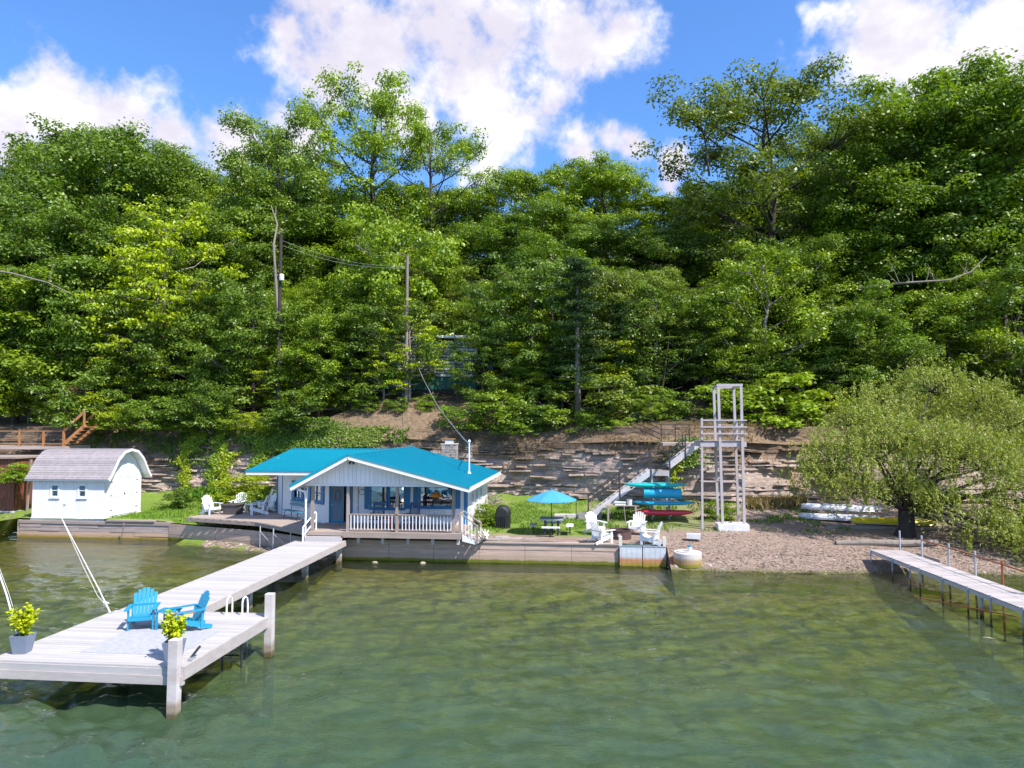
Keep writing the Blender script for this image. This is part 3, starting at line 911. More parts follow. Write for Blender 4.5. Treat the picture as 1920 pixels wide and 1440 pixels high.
SKY = ([0, 80, 200, 300, 400, 440, 500, 600, 700, 860, 930, 980, 1050, 1150, 1220, 1290, 1350, 1450, 1540, 1600, 1700, 1760, 1850, 1950],
       [245, 220, 212, 260, 300, 290, 260, 330, 330, 330, 345, 300, 295, 290, 345, 330, 300, 300, 250, 180, 140, 125, 130, 125])
ROWS = [  # distance from camera, spacing, kind, height rule, word
    (76, 5.6, 'big', 'sky', 'on the skyline'), (66, 5.2, 'big', 'sky1', 'high on the slope'), (58, 5.0, 'big', 'mid', 'half way up the slope'),
    (52.5, 3.9, 'low', 'low', 'low on the slope')]
tones_cycle = ['mid', 'deep', 'fresh', 'mid', 'olive', 'deep', 'mid', 'fresh', 'pale', 'mid', 'deep', 'fresh']
ti = 0
for ri, (D, sp, kind, rule, word) in enumerate(ROWS):
    half = D * 0.80 + 4
    nt = int(2 * half / sp)
    for k in range(nt):
        u = -half + (k + .5) * sp + fr.uniform(-.3, .3) * sp
        d = D + fr.uniform(-2.2, 2.2)
        ya = R(6)
        x = u * math.cos(ya) - d * math.sin(ya); y = u * math.sin(ya) + d * math.cos(ya)
        px = 960 + 1333 * u / d
        y = max(y, float(cliff_y(x)) + (5.2 if kind == 'low' else 7.5))
        zb = float(hill_z(np.array([x]), np.array([y]))[0])
        sk = np.interp(px, *SKY)
        if rule == 'sky': top = 6 + (800 - sk - fr.uniform(-12, 30)) * d / 1333
        elif rule == 'sky1': top = 6 + (800 - sk - fr.uniform(25, 110)) * d / 1333
        elif rule == 'mid': top = 6 + (800 - sk - fr.uniform(110, 230)) * d / 1333
        else:
            top = 6 + (800 - fr.uniform(470, 640)) * d / 1333
            if 680 < px < 900 and fr.random() < .55: continue   # a thinner stretch where a white house shows
            if 1250 < px < 1530: top = 6 + (800 - fr.uniform(430, 560)) * d / 1333
        h = max(5.0, top - zb)
        if h > 27: h = 27
        tone = tones_cycle[ti % 12] if fr.random() < .7 else fr.choice(['mid', 'deep', 'fresh'])
        ti += 1
        wide = 1.0 if kind == 'low' else min(1.25, 19.0 / h * 1.02)
        if kind == 'low': wide = min(1.4, max(.9, 8.5 / h))
        plant(kind, x, y, h, tone, '%s tree %s %s' % (TONES[tone][1], word, place_word(px)), wide=wide)


for k in range(46):
    px = -30 + k * 45 + fr.uniform(-18, 18)
    if fr.random() < .22 or 560 < px < 940: continue
    tone = fr.choice(['deep', 'deep', 'mid', 'olive', 'fresh'] if 1150 < px < 1620 else ['mid', 'fresh', 'deep', 'mid', 'gold'])
    d = fr.uniform(49.5, 53.5); u = (px - 960) / 1333 * d; ya = R(6)
    x = u * math.cos(ya) - d * math.sin(ya); y = u * math.sin(ya) + d * math.cos(ya)
    y = max(y, float(cliff_y(x)) + 4.0)
    plant('low' if k % 3 else 'airy', x, y, fr.uniform(3.4, 6.0), tone, 'small %s cliff-edge tree %s' % (TONES[tone][1], place_word(px)), wide=fr.uniform(1.1, 1.5))


def at_d(px, py, d):
    v = pixel_dir(px, py); t = d / (v.x * -math.sin(R(6)) + v.y * math.cos(R(6)))
    return v.x * t, v.y * t, 6 + v.z * t


def plant_px(kind, px, top_py, d, tone, label, **k):
    x, y, zt = at_d(px, top_py, d)
    zb = k.pop('zb', None)
    need = 0.4 if kind == 'bush' else 4.2
    if (zb is None or zb > 2.7) and y < float(cliff_y(x)) + need:   # rooted on top of the cliff, not in front of it
        d += float(cliff_y(x)) + need - y
        x, y, zt = at_d(px, top_py, d)
        if zb is not None: zb = max(zb, float(hill_z(np.array([x]), np.array([y]))[0]))
    if zb is None: zb = float(hill_z(np.array([x]), np.array([y]))[0])
    return plant(kind, x, y, max(1.0, zt - zb), tone, label, z=zb - .1, **k)


# the individual trees the photograph singles out
plant_px('sparse', 700, 150, 70, 'fresh', 'tall thin-crowned tree standing highest over the cottage', idx=0, wide=.85, rot=1.0)
plant_px('sparse', 810, 225, 69, 'fresh', 'thin-crowned tree just right of the tallest one', idx=0, wide=.8, rot=3.6)
plant_px('big', 525, 208, 66, 'pale', 'grey-green round-topped tree on the skyline left of the tallest tree', idx=2, wide=.78)
plant_px('sparse', 1440, 148, 62, 'olive', 'tall open tree with dark limbs and bare twigs above the tower', idx=1, wide=1.05)
plant_px('big', 1740, 122, 60, 'mid', 'largest oak-like tree on the right skyline', idx=3, wide=1.05)
plant_px('big', 1880, 135, 58, 'mid', 'tall dense tree at the right edge of the woods', idx=1)
plant_px('big', 200, 212, 64, 'deep', 'tall dense dark tree on the left skyline', idx=0)
plant_px('airy', 315, 388, 54, 'lime', 'bright lime-yellow tree with layered boughs above the white shed', wide=.85, zb=10, idx=0)
plant_px('airy', 295, 470, 52.5, 'lime', 'second lime-yellow tree below the brightest one', wide=.9, zb=8.5, idx=0, rot=2)
plant_px('airy', 250, 570, 50.5, 'gold', 'small yellow-green tree left of the ivied cliff', zb=7.2, idx=0, wide=.95)
plant_px('low', 740, 400, 57, 'fresh', 'leaning fresh green tree behind the pale bare utility pole', zb=8, idx=1, wide=.8)
plant_px('airy', 770, 580, 49.5, 'lime', 'small yellow-green sapling in front of the white house in the woods', zb=7.0, idx=0, wide=.85)
plant_px('airy', 720, 640, 49.0, 'gold', 'lower sapling with yellow leaves beside the utility pole', zb=7.0, idx=0, wide=1.0, rot=1.4)
plant_px('low', 600, 590, 51, 'fresh', 'bushy fresh green tree above the left end of the cottage roof', zb=6.8, idx=0, wide=.95)
plant_px('low', 480, 560, 50.5, 'mid', 'spreading mid-green tree above the ivied cliff', zb=5.8, idx=1, wide=.95)
plant_px('low', 40, 520, 52, 'fresh', 'broad bright tree at the left edge above the wooden deck', zb=5.5, idx=0, wide=1.25)
plant_px('low', 110, 600, 51, 'mid', 'low leafy tree beside the orange stair of the wooden deck', zb=5.5, idx=2, wide=1.1)
plant_px('low', 980, 670, 47.8, 'mid', 'dense bush-like tree on the cliff edge left of the pine', zb=5.6, idx=0, wide=1.35)
plant_px('low', 1000, 480, 52, 'deep', 'dark spreading evergreen-like tree left of the pine', zb=7.0, idx=1, wide=.8)
plant_px('pine', 1082, 478, 47.5, 'olive', 'slender pine with a bare reddish trunk on the cliff edge', zb=5.6, idx=0, wide=1.0, name='pine_tree', group='pines on the cliff edge')
plant_px('pine', 1165, 560, 50, 'mid', 'shorter pine just right of the bare-trunked pine', zb=6.2, idx=0, wide=.9, name='pine_tree', group='pines on the cliff edge')
plant_px('low', 1220, 735, 45.2, 'fresh', 'small bright oak sapling leaning over the cliff stairs', zb=5.4, idx=2, wide=1.4)
plant_px('airy', 1430, 700, 48.5, 'gold', 'thin yellowing sapling right of the tower', zb=5.6, idx=0, wide=1.3)
plant_px('airy', 1500, 690, 49, 'olive', 'thin sapling with a pale stem between tower and willow', zb=5.8, idx=0, wide=1.2)
plant_px('low', 1620, 560, 50, 'mid', 'leafy tree rising behind the left shoulder of the willow', zb=6, idx=1, wide=1.05)
plant_px('low', 1780, 545, 50, 'fresh', 'bright leafy tree directly behind the willow top', zb=6, idx=0, wide=1.0)
plant_px('low', 1900, 480, 50, 'deep', 'dark tree with a thick trunk at the right edge behind the willow', zb=6, idx=1, wide=1.0)
plant_px('airy', 450, 690, 47.5, 'olive', 'thin leafy sapling over the vines on the left cliff', zb=5.6, idx=0, wide=1.35)
plant_px('low', 245, 700, 46.2, 'pale', 'grey-green feathery small tree behind the white shed', zb=5.2, idx=2, wide=1.25)
plant_px('low', 1700, 640, 48, 'deep', 'low dark tree between the cliff and the willow', zb=5.6, idx=2, wide=1.2)

# bushes along the cliff edge and at its foot
bush_spots = [(180, 750, 45.5, 4.6, 'gold'), (240, 770, 45.3, 4.2, 'fresh'), (285, 750, 46, 5.0, 'mid'), (330, 760, 47, 5.4, 'deep'), (540, 775, 46.5, 4.9, 'mid'), (420, 770, 46.2, 4.7, 'fresh'), (470, 775, 46.2, 4.6, 'gold'), (870, 760, 48.5, 5.6, 'mid'), (930, 740, 48, 5.6, 'fresh'), (990, 760, 47.5, 5.6, 'mid'),
              (1030, 775, 47, 5.6, 'deep'), (1120, 770, 46, 5.6, 'mid'), (1170, 785, 45.3, 5.3, 'fresh'), (1520, 780, 46, 5.4, 'deep'), (1560, 790, 45.5, 5.3, 'olive'), (1250, 760, 47, 5.8, 'deep'),
              (800, 745, 50.5, 7.0, 'fresh'), (745, 750, 50.5, 7.0, 'mid'), (1390, 790, 46.5, 5.7, 'olive'), (560, 740, 48, 5.8, 'deep'), (385, 730, 48, 5.8, 'deep'), (690, 745, 50.5, 7.0, 'mid')]
wordsb = {'gold': 'yellow-green', 'fresh': 'bright green', 'mid': 'mid-green', 'deep': 'dark green', 'olive': 'olive'}
for k, (px, py, d, zb, tone) in enumerate(bush_spots):
    plant_px('bush', px, py, d, tone, '%s bush on the cliff edge %s' % (wordsb[tone], place_word(px)), zb=zb, cat='bush', group='bushes along the cliff edge', wide=1.35 if k % 2 else 1.1)
for k, px in enumerate((955, 1010, 1035, 1120, 1150, 1205, 1235, 1330, 1435, 1480, 1530, 1600, 1650, 150, 205, 350, 400)):
    tone = ('mid', 'deep', 'fresh', 'olive', 'mid', 'gold')[k % 6]
    plant_px('bush', px, (782, 742, 768, 715, 790)[k % 5], 47 + (k * 7 % 4) * .5, tone, '%s bush on the cliff edge %s' % (wordsb[tone], place_word(px)), zb=5.4, cat='bush', group='bushes along the cliff edge', wide=(1.3, .9, 1.6)[k % 3])
plant_px('low', 905, 620, 51, 'deep', 'dark small tree at the right end of the hidden white house', zb=7.0, wide=1.0)
for px, py, d, zb, tone, lab in ((465, 895, 42.5, 1.0, 'gold', 'yellow-green bush at the cliff foot beside the white deck chairs'), (480, 925, 41, 1.0, 'fresh', 'low bright shrub by the leaning window sash'),
                                 (335, 920, 43.5, 1.1, 'deep', 'dark green clump at the cliff foot right of the shed'), (425, 925, 42.5, 1.0, 'mid', 'leafy clump at the cliff foot behind the side deck chairs'),
                                 (908, 965, 36.5, .95, 'fresh', 'round green shrub between the cottage corner and the covered grill'), (35, 870, 43, 2.6, 'fresh', 'small leafy shrub between shed and red building'),
                                 (1350, 968, 38.2, .9, 'fresh', 'weedy green clump at the foot of the tower legs')):
    plant_px('bush', px, py, d, tone, lab, zb=zb, cat='bush', group='shrubs at the foot of the cliff', wide=1.5)


# hanging vines on the cliff
def vine(px, py0, py1, w, d, tone, label, n=900):
    rg = np.random.default_rng(int(px))
    x0, y0, z0 = at_d(px, py0, d); x1, y1, z1 = at_d(px, py1, d)
    root = empty('climbing_vine', (x0, y0, z1), label, 'vine', 'vines hanging down the cliff')
    n = int(n * 1.7)
    t = rg.random(n)
    sway = .16 * np.sin(t * 9 + px) + .12 * np.sin(t * 23)
    wid = w * (.55 + .45 * np.sin(t * 14 + px) ** 2) * (1.15 - .4 * t)
    X = sway + rg.normal(0, .5, n) * wid
    Z = (z0 - z1) * (1 - t)
    Yc = cliff_y(x0 + X) + prof(Z + z1) - .42 - np.abs(rg.normal(0, .12, n)) - y0
    C = np.stack([X, Yc, Z], -1)
    Q = rg.normal(size=(n, 3)) * .5 + np.array([0.15, -1.0, .45])
    V, F = leaf_arrays(C, Q, .145, .11, rg)
    o = np_mesh('foliage', V, F, 'leaf', root, rnd=np.clip(rg.random(n) * .8 + .1, 0, 1)); o.color = (*TONES[tone][0], 1)
    m = MB()
    for k in range(3):
        m.tube([(x0 + .16 * math.sin(q * 9 + px) + k * .06, float(cliff_y(x0)) + float(prof(z0 + (z1 - z0) * q)) - .3, z0 + (z1 - z0) * q) for q in np.linspace(0, 1, 8)], .02, 4)
    m.build('stem', 'bark', root)


vine(296, 805, 935, .55, 44.6, 'gold', 'narrow bright ivy strand hanging straight down right of the shed', 1300)
vine(318, 800, 850, .5, 44.8, 'fresh', 'short green vine just right of the narrow ivy strand', 500)
vine(362, 800, 928, .6, 44.8, 'fresh', 'tall dense vine in the middle of the left cliff', 1300)
vine(378, 850, 930, .7, 44.7, 'gold', 'yellowing vine with reddish leaves beside the tall dense vine', 800)
vine(448, 770, 900, .8, 44.8, 'fresh', 'vine with yellowish leaves left of the cottage wing', 1100)
vine(500, 780, 850, 2.4, 45.0, 'mid', 'broad ivy curtain above the left end of the cottage roof', 2600)
vine(560, 790, 845, 2.2, 45.4, 'deep', 'dark creeper mat above the cottage wing roof', 1800)
vine(655, 800, 840, 2.0, 45.8, 'olive', 'olive creeper patch above the cottage gable', 1300)
vine(1262, 850, 925, .45, 41.8, 'gold', 'yellow-green creeper hanging behind the stair landing', 500)
vine(1290, 820, 875, 1.1, 42.0, 'deep', 'dark green creeper under the upper stair flight', 700)
vine(420, 790, 830, 1.2, 44.9, 'mid', 'tangled creeper under the cliff edge beside the wing', 700)

# willow over the beach
def willow():
    rg = np.random.default_rng(91)
    root = empty('willow_tree', (15.0, 35.7, .9), 'broad olive-green willow hanging over the beach and right pier', 'tree')
    base = np.array([15.0, 35.7, .75])
    tr = MB()
    fork = base + [0, 0, 1.3]
    tr.tube([tuple(base + [-.12, 0, -.1]), tuple(base + [0, 0, .5]), tuple(fork)], [.55, .36, .34], 10)
    lobes = [(1565, 865, 34.5, 1.9), (1590, 800, 36, 1.6), (1660, 770, 37, 1.8), (1745, 735, 37.5, 1.9), (1830, 770, 37, 2.0), (1900, 800, 36.5, 2.1), (1960, 860, 36, 2.3),
             (1650, 860, 33.8, 1.9), (1740, 850, 33.5, 2.1), (1840, 880, 33.2, 2.2), (1930, 940, 33, 2.2), (1600, 925, 33.5, 1.4), (1680, 925, 34.2, 1.2), (1780, 950, 32.8, 1.5), (1860, 990, 32.2, 1.5),
             (1925, 1010, 31.5, 1.5), (1870, 1015, 31.0, 1.2), (1950, 1050, 30.2, 1.3), (1700, 930, 33.2, 1.3), (1560, 890, 34.0, 1.6), (1640, 815, 35.0, 1.8), (1800, 860, 33.6, 2.0), (1535, 900, 35.5, 1.3), (1990, 980, 32, 2.0), (2060, 900, 35, 2.4), (1720, 800, 39.5, 2.2), (1850, 830, 39.5, 2.4)]
    tips = []
    for px_, py_, d_, r_ in lobes:
        c = np.array(at_d(px_, py_, d_))
        mid = fork + (c - fork) * .5 + np.array([0, 0, .35]) + rg.normal(0, .15, 3)
        tr.tube([tuple(fork), tuple((fork + mid) / 2 + rg.normal(0, .1, 3)), tuple(mid), tuple(c)], [.13, .09, .07, .03], 6, cap=False)
        for k in range(int(17 * r_ * r_)):
            q = rg.normal(size=3); q /= np.linalg.norm(q); q[2] = q[2] if q[2] > -.35 else -q[2]
            e = c + q * np.array([1, 1, .85]) * r_ * rg.uniform(.6, 1.0)
            if k % 3 == 0: tr.tube([tuple(c), tuple((c + e) / 2 + rg.normal(0, .08, 3)), tuple(e)], [.025, .015, .006], 4, cap=False)
            tips.append(e)
    C = []; Q = []; T = []; RN = []
    for p in tips:
        tone = rg.uniform(-.15, .15)
        for s in range(4):
            q = p + rg.normal(0, .28, 3)
            ln = rg.uniform(.35, .9); k = int(ln * 24)
            if q[2] - ln < .75: ln = max(.3, q[2] - .75)
            t = np.linspace(0, 1, k)
            ax = rg.normal(0, .3, 2) + np.array([.12, -.05])
            pts = q + np.stack([ax[0] * t * ln, ax[1] * t * ln, (-t ** 1.5) * ln + .25 * np.sin(t * 3)], -1)
            C.append(pts + rg.normal(0, .045, (k, 3))); T.append(rg.normal(0, .55, (k, 3)) + np.array([ax[0], ax[1], -.8]))
            Q.append(rg.normal(size=(k, 3)) + np.array([.3, -.3, .8])); RN.append(np.clip(rg.random(k) * .7 + .2 + tone, 0, 1))
    C = np.concatenate(C) - np.array([15.0, 35.7, .9]); Q = np.concatenate(Q); T = np.concatenate(T); RN = np.concatenate(RN)
    V, F = leaf_arrays(C, Q, .17, .055, rg, T)
    tr.build('trunk', 'dark_bark', root, smooth=True)
    np_mesh('crown', V, F, 'willow_leaf', root, rnd=RN)


willow()

# lawn grass as short blades
def grass_stuff(name, x, y, z, mat, h, label, seed, lean=.3, color=(1, 1, 1, 1), wf=.35):
    rg = np.random.default_rng(seed); n = len(x)
    hh = rg.uniform(.5, 1.3, n) * h
    C = np.stack([x, y, z + hh * .4], -1)
    T = np.stack([rg.normal(0, lean, n), rg.normal(0, lean, n), np.ones(n)], -1)
    Q = np.stack([rg.normal(0, 1, n), rg.normal(-.5, 1, n), rg.uniform(0, .6, n)], -1)
    V, F = leaf_arrays(C, Q, hh, hh * wf, rg, T)
    o = np_mesh(name, V, F, mat, rnd=rg.random(n)); o.color = color
    return tag(o, label, 'grass', kind='stuff')


r = np.random.default_rng(15)
x = r.uniform(-5.6, 1.2, 15000); y = r.uniform(33.3, 45, 15000)
k = (fbm(x / 1.3, y / 1.3, 44) > .42) & (y > 33.6 + .8 * fbm(x, y, 3))
x, y = x[k], y[k]
grass_stuff('lawn_grass', x, y, flat_z(x, y), 'grass_leaf', .10, 'short lawn grass around the picnic table', 1)
x = r.uniform(-26.0, -17, 9000); y = r.uniform(36.7, 45, 9000)
grass_stuff('lawn_grass', x, y, flat_z(x, y), 'grass_leaf', .13, 'sunlit lawn grass between the white shed and the side deck', 2, color=(1.1, 1.1, .9, 1))
x = r.uniform(1, 13, 9000); y = 35.5 + r.random(9000) ** .7 * 7
k = fbm(x / .9, y / .9, 45) > .54
x, y = x[k], y[k]
grass_stuff('weed_grass', x, y, flat_z(x, y), 'grass_leaf', .15, 'patchy weeds between tower, stairs and beach', 3)
x = r.uniform(-26.5, -17, 1800); y = cliff_y(x) - .2 - np.abs(r.normal(0, .5, 1800))
grass_stuff('tall_weeds', x, y, flat_z(x, y), 'grass_leaf', .6, 'taller weeds along the foot of the left cliff', 4)
x = r.uniform(9.0, 12.6, 2200); y = cliff_y(x) - .1 - np.abs(r.normal(0, .3, 2200))
grass_stuff('dry_reeds', x, y, flat_z(x, y), 'dry_grass', .5, 'dry straw-coloured grass tuft at the cliff foot by the white canoes', 5, lean=.25, color=(.8, .8, .8, 1), wf=.2)
x = r.uniform(-16, 14, 9000); y = cliff_y(x) + r.uniform(.5, 3.4, 9000)
z = np.interp(y - cliff_y(x), [.5, 1.1, 2.2, 3.4], [3.7, 4.9, 5.9, 6.1])
k = fbm(x / 1.2, z / .5, 46) > .5
x, y, z = x[k], y[k], z[k]
grass_stuff('bank_scrub', x, y - .25, z + .05, 'dry_grass', .22, 'dry grass and twigs on the brown bank under the trees', 6, color=(.62, .56, .5, 1), wf=.2)
x = r.uniform(-34, -12, 4500); z = r.uniform(3.2, 5.9, 4500); y = cliff_y(x) + prof(z) - .35
k = fbm(x / 1.6, z / .9, 47) > .47
x, y, z = x[k], y[k], z[k]
grass_stuff('bank_scrub', x, y, z, 'grass_leaf', .3, 'green scrub clinging to the upper left cliff', 7, color=(.8, .8, .7, 1))

# ================================================================== COTTAGE
def wall_frame(p0, p1):
    """matrix: x along the wall from p0 to p1, y = outward normal on the right-hand side, z up"""
    a = Vector((p0[0], p0[1], 0)); d = Vector((p1[0] - p0[0], p1[1] - p0[1], 0)); L = d.length; d.normalize()
    nrm = Vector((d.y, -d.x, 0))
    M = Matrix(((d.x, nrm.x, 0, a.x), (d.y, nrm.y, 0, a.y), (0, 0, 1, 0), (0, 0, 0, 1)))
    return M, L


def clad_wall(house, p0, p1, z0, z1, openings, sp=0.2, mat='siding_paint', top=None, thick=.1, gap=.012):
    """backing wall with real openings, clad in upright boards (each board its own sub-part)"""
    M, L = wall_frame(p0, p1)
    wall = MB(M)
    xs = sorted({0, L, *[o[0] for o in openings], *[o[1] for o in openings]})
    for a, b in zip(xs[:-1], xs[1:]):
        if b - a < 1e-4: continue
        zs = [(z0, z1)]
        for o in openings:
            if o[0] < (a + b) / 2 < o[1]:
                nz = []
                for q in zs:
                    if o[2] > q[0]: nz.append((q[0], min(o[2], q[1])))
                    if o[3] < q[1]: nz.append((max(o[3], q[0]), q[1]))
                zs = nz
        for q in zs:
            wall.box(a, b, -thick, 0, q[0], q[1])
    w = wall.build('wall', mat, house)
    n = max(1, int(round(L / sp))); step = L / n
    for i in range(n):
        a, b = i * step + gap / 2, (i + 1) * step - gap / 2
        zs = [(z0, top((a + b) / 2) if top else z1)]
        for o in openings:
            if o[0] < b - .02 and o[1] > a + .02:
                nz = []
                for q in zs:
                    if o[2] > q[0] + .02: nz.append((q[0], min(o[2], q[1])))
                    if o[3] < q[1] - .02: nz.append((max(o[3], q[0]), q[1]))
                zs = nz
        if zs:
            for q in zs: MB(M).box(a, b, .003, .02, q[0], q[1]).build('siding_board', mat, w)
    return M, L


def window(house, M, a, b, z0, z1, mat='blue_trim', fr=.07, mull=(), rails=(), name='window', bars='blue_trim'):
    m = MB(M)
    m.box(a, a + fr, -.03, .05, z0, z1); m.box(b - fr, b, -.03, .05, z0, z1)
    m.box(a + fr, b - fr, -.03, .05, z1 - fr, z1); m.box(a + fr, b - fr, -.03, .05, z0, z0 + fr)
    w = m.build(name, mat, house)
    for x in mull: MB(M).box(x - .025, x + .025, -.028, .03, z0 + fr, z1 - fr).build('mullion', bars, w)
    for z in rails: MB(M).box(a + fr, b - fr, -.026, .026, z - .02, z + .02).build('sash_rail', bars, w)
    MB(M).box(a + fr - .01, b - fr + .01, -.018, -.010, z0 + fr - .01, z1 - fr + .01).build('pane', 'window_glass', w)
    MB(M).box(a - .03, b + .03, .022, .085, z0 - .04, z0).build('sill', mat, w)
    return w


house = empty('lake_cottage', (-10.4, 37, .95), 'white lakeside cottage with bright blue metal roof and blue shutters', 'cottage')
FZ, CZ = 1.36, 3.52     # porch floor and ceiling
# back wall of the porch, with the door, two picture windows
A, B = (-12.46, 33.7), (-5.72, 33.7)
op = [(.02, .72, FZ, 3.30), (.70, 1.12, FZ, 3.30), (2.02, 2.92, 2.06, 3.14), (2.94, 3.74, 2.06, 3.14), (4.46, 6.16, 2.16, 3.16)]
op_s = [(0.0, 1.16, FZ, 3.32), (2.0, 3.76, 2.04, 3.16), (4.42, 6.2, 2.12, 3.18)]
MF, LF = clad_wall(house, A, B, .95, CZ, op_s)
window(house, MF, 2.0, 2.90, 2.04, 3.16)
window(house, MF, 2.93, 3.76, 2.04, 3.16)
window(house, MF, 4.42, 6.2, 2.12, 3.18, fr=.09)


def shutter(M, a, b, z0, z1, mat='blue_trim'):
    s = MB(M); n = 3; st = (b - a) / n
    for i in range(n): s.box(a + i * st + .004, a + (i + 1) * st - .004, .024, .05, z0, z1)
    s.box(a, b, .05, .065, z0 + .12, z0 + .2); s.box(a, b, .05, .065, z1 - .2, z1 - .12)
    return s.build('shutter', mat, house)


shutter(MF, 1.75, 1.98, 2.03, 3.2); shutter(MF, 3.78, 4.02, 2.06, 3.2)
shutter(MF, 4.16, 4.40, 2.10, 3.24); shutter(MF, 6.22, 6.46, 2.10, 3.14)
# entrance: screen door ajar frame plus storm door
d = MB(MF); d.box(0.0, .06, -.04, .06, FZ, 3.32); d.box(1.08, 1.16, -.04, .06, FZ, 3.32); d.box(.06, 1.08, -.04, .06, 3.24, 3.32); d.box(.06, 1.08, -.04, .03, FZ, FZ + .05)
door = d.build('entrance_door', 'blue_trim', house)
MB(MF).box(.07, .72, -.02, .0, FZ + .08, 3.23).build('screen_panel', 'screen_mesh', door)
m = MB(MF); m.box(.07, .12, .0, .03, FZ + .06, 3.23); m.box(.68, .73, .0, .03, FZ + .06, 3.23); m.box(.12, .68, .0, .03, 2.16, 2.22); m.box(.12, .68, .0, .03, 2.27, 2.31); m.box(.12, .68, 0, .03, FZ + .06, FZ + .16)
m.build('screen_frame', 'teal_trim', door)
m = MB(MF); m.tube([(.40 + .14 * math.cos(t), .035, 2.66 + .27 * math.sin(t)) for t in np.linspace(0, 6.28, 25)], .028, 6); m.build('wreath_ring', 'screen_mesh', door)
MB(MF).box(.78, 1.08, -.14, -.10, FZ + .06, 3.2).build('inner_door', 'dark_blue_paint', door)
MB(MF).tube([(.15, .03, 2.2), (.15, .07, 2.2)], .025, 8).build('door_handle', 'grey_steel', door)
# side door seam, blue corner battens, wall base
m = MB(MF); m.box(1.44, 1.47, .02, .035, FZ, 3.35); m.build('corner_trim', 'blue_trim', house)
m = MB(MF); m.box(LF - .12, LF + .02, .02, .04, 1.1, 3.4); m.build('corner_trim', 'blue_trim', house)
m = MB(MF)
for z in (2.05, 2.33, 2.62): m.box(1.36, 1.42, .02, .03, z, z + .05)
m.build('hinge', 'grey_steel', house)
# room behind the glass
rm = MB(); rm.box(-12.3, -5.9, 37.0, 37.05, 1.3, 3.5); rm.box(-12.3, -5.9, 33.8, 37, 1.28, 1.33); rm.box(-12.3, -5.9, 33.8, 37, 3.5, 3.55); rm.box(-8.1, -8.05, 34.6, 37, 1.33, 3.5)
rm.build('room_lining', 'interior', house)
rm = MB(); rm.box(-9.9, -9.2, 35.0, 35.5, 1.33, 2.15); rm.box(-7.6, -6.4, 35.2, 35.9, 1.33, 2.2); rm.box(-10.2, -9.9, 36.5, 36.98, 1.33, 2.9); rm.build('furniture', 'weathered_wood', house)
for z in (3.0, 2.42):
    p = MB().lathe([(.02, .09), (.06, .05), (.085, 0), (.06, -.05), (.02, -.07)], 12, (-8.86, 33.92, z)).build('pendant_lamp', 'lamp_glow', house, smooth=True)
# angled wall of the wing
P0, P1 = (-16.20, 36.85), (-12.47, 33.71)
W1 = math.dist(P0, P1)
opw = [(1.18, 2.3, 2.22, 3.17), (2.9, 4.35, 2.22, 3.17)]
clad_wall(house, P0, P1, 1.05, 3.75, opw)
MW, LW = wall_frame(P0, P1)
window(house, MW, 1.18, 2.3, 2.22, 3.17, fr=.12, mull=(1.74,), rails=(2.7,))
window(house, MW, 2.9, 4.35, 2.22, 3.17, fr=.12, mull=(3.62,), rails=(2.7,))
for q in ((1.10, 1.40), (2.08, 2.34), (2.86, 3.1), (4.12, 4.42)):
    s = MB(MW); s.box(q[0], q[1], .052, .07, 2.18, 3.2); s.build('shutter', 'blue_trim', house)
MB(MW).box(1.3, 1.6, -.13, -.12, 2.3, 3.1).build('curtain', 'cloth_cream', house)
MB(MW).box(3.0, 4.2, -.9, -.88, 2.0, 3.1).build('curtain', 'orange_wood', house)
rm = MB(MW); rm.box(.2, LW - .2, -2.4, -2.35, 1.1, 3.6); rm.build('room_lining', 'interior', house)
P2 = (-16.85, 37.6)
clad_wall(house, P2, P0, 1.05, 3.9, [])
clad_wall(house, (-16.85, 40.8), P2, 1.05, 4.3, [])
M2, L2 = wall_frame(P2, P0)
m = MB(M2); m.box(L2 - .05, L2 + .01, .02, .04, 1.1, 3.9); m.build('corner_trim', 'blue_trim', house)
m = MB(M2); m.box(-.02, .2, .02, .045, 1.05, 4.0); m.build('corner_trim', 'blue_trim', house)
# right side wall with three white windows
S0, S1 = (-5.72, 33.7), (-5.72, 40.8)
so = [(1.1, 2.0, 2.25, 3.2), (2.5, 3.4, 2.25, 3.2), (3.9, 4.8, 2.25, 3.2)]
clad_wall(house, S0, S1, .95, 3.42, so)
MS, LS = wall_frame(S0, S1)
for a, b, c, e in so:
    window(house, MS, a, b, c, e, 'white_paint', .07, rails=(2.72,), mull=((a + b) / 2,), bars='white_paint')
MB(MS).box(0, .14, .022, .04, 1.0, 3.4).build('corner_trim', 'blue_trim', house)
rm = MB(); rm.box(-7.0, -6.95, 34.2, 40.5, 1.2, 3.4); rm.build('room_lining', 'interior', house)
m = MB(MS); m.box(.5, .58, .02, .12, 1.9, 2.05); m.box(.9, .98, .02, .1, 1.6, 1.8); m.build('outlet_box', 'grey_steel', house)
# back wall
MB().box(-16.85, -5.72, 40.75, 40.85, .95, 3.5).build('wall', 'siding_paint', house)
m = MB(); m.box(-12.3, -5.8, 33.8, 40.7, .6, 1.0); m.box(-16.7, -12.31, 37.1, 40.7, .6, 1.0); m.build('foundation', 'concrete', house)

# --- roofs: ribbed metal panels
RX, RZ = -10.4, 4.76


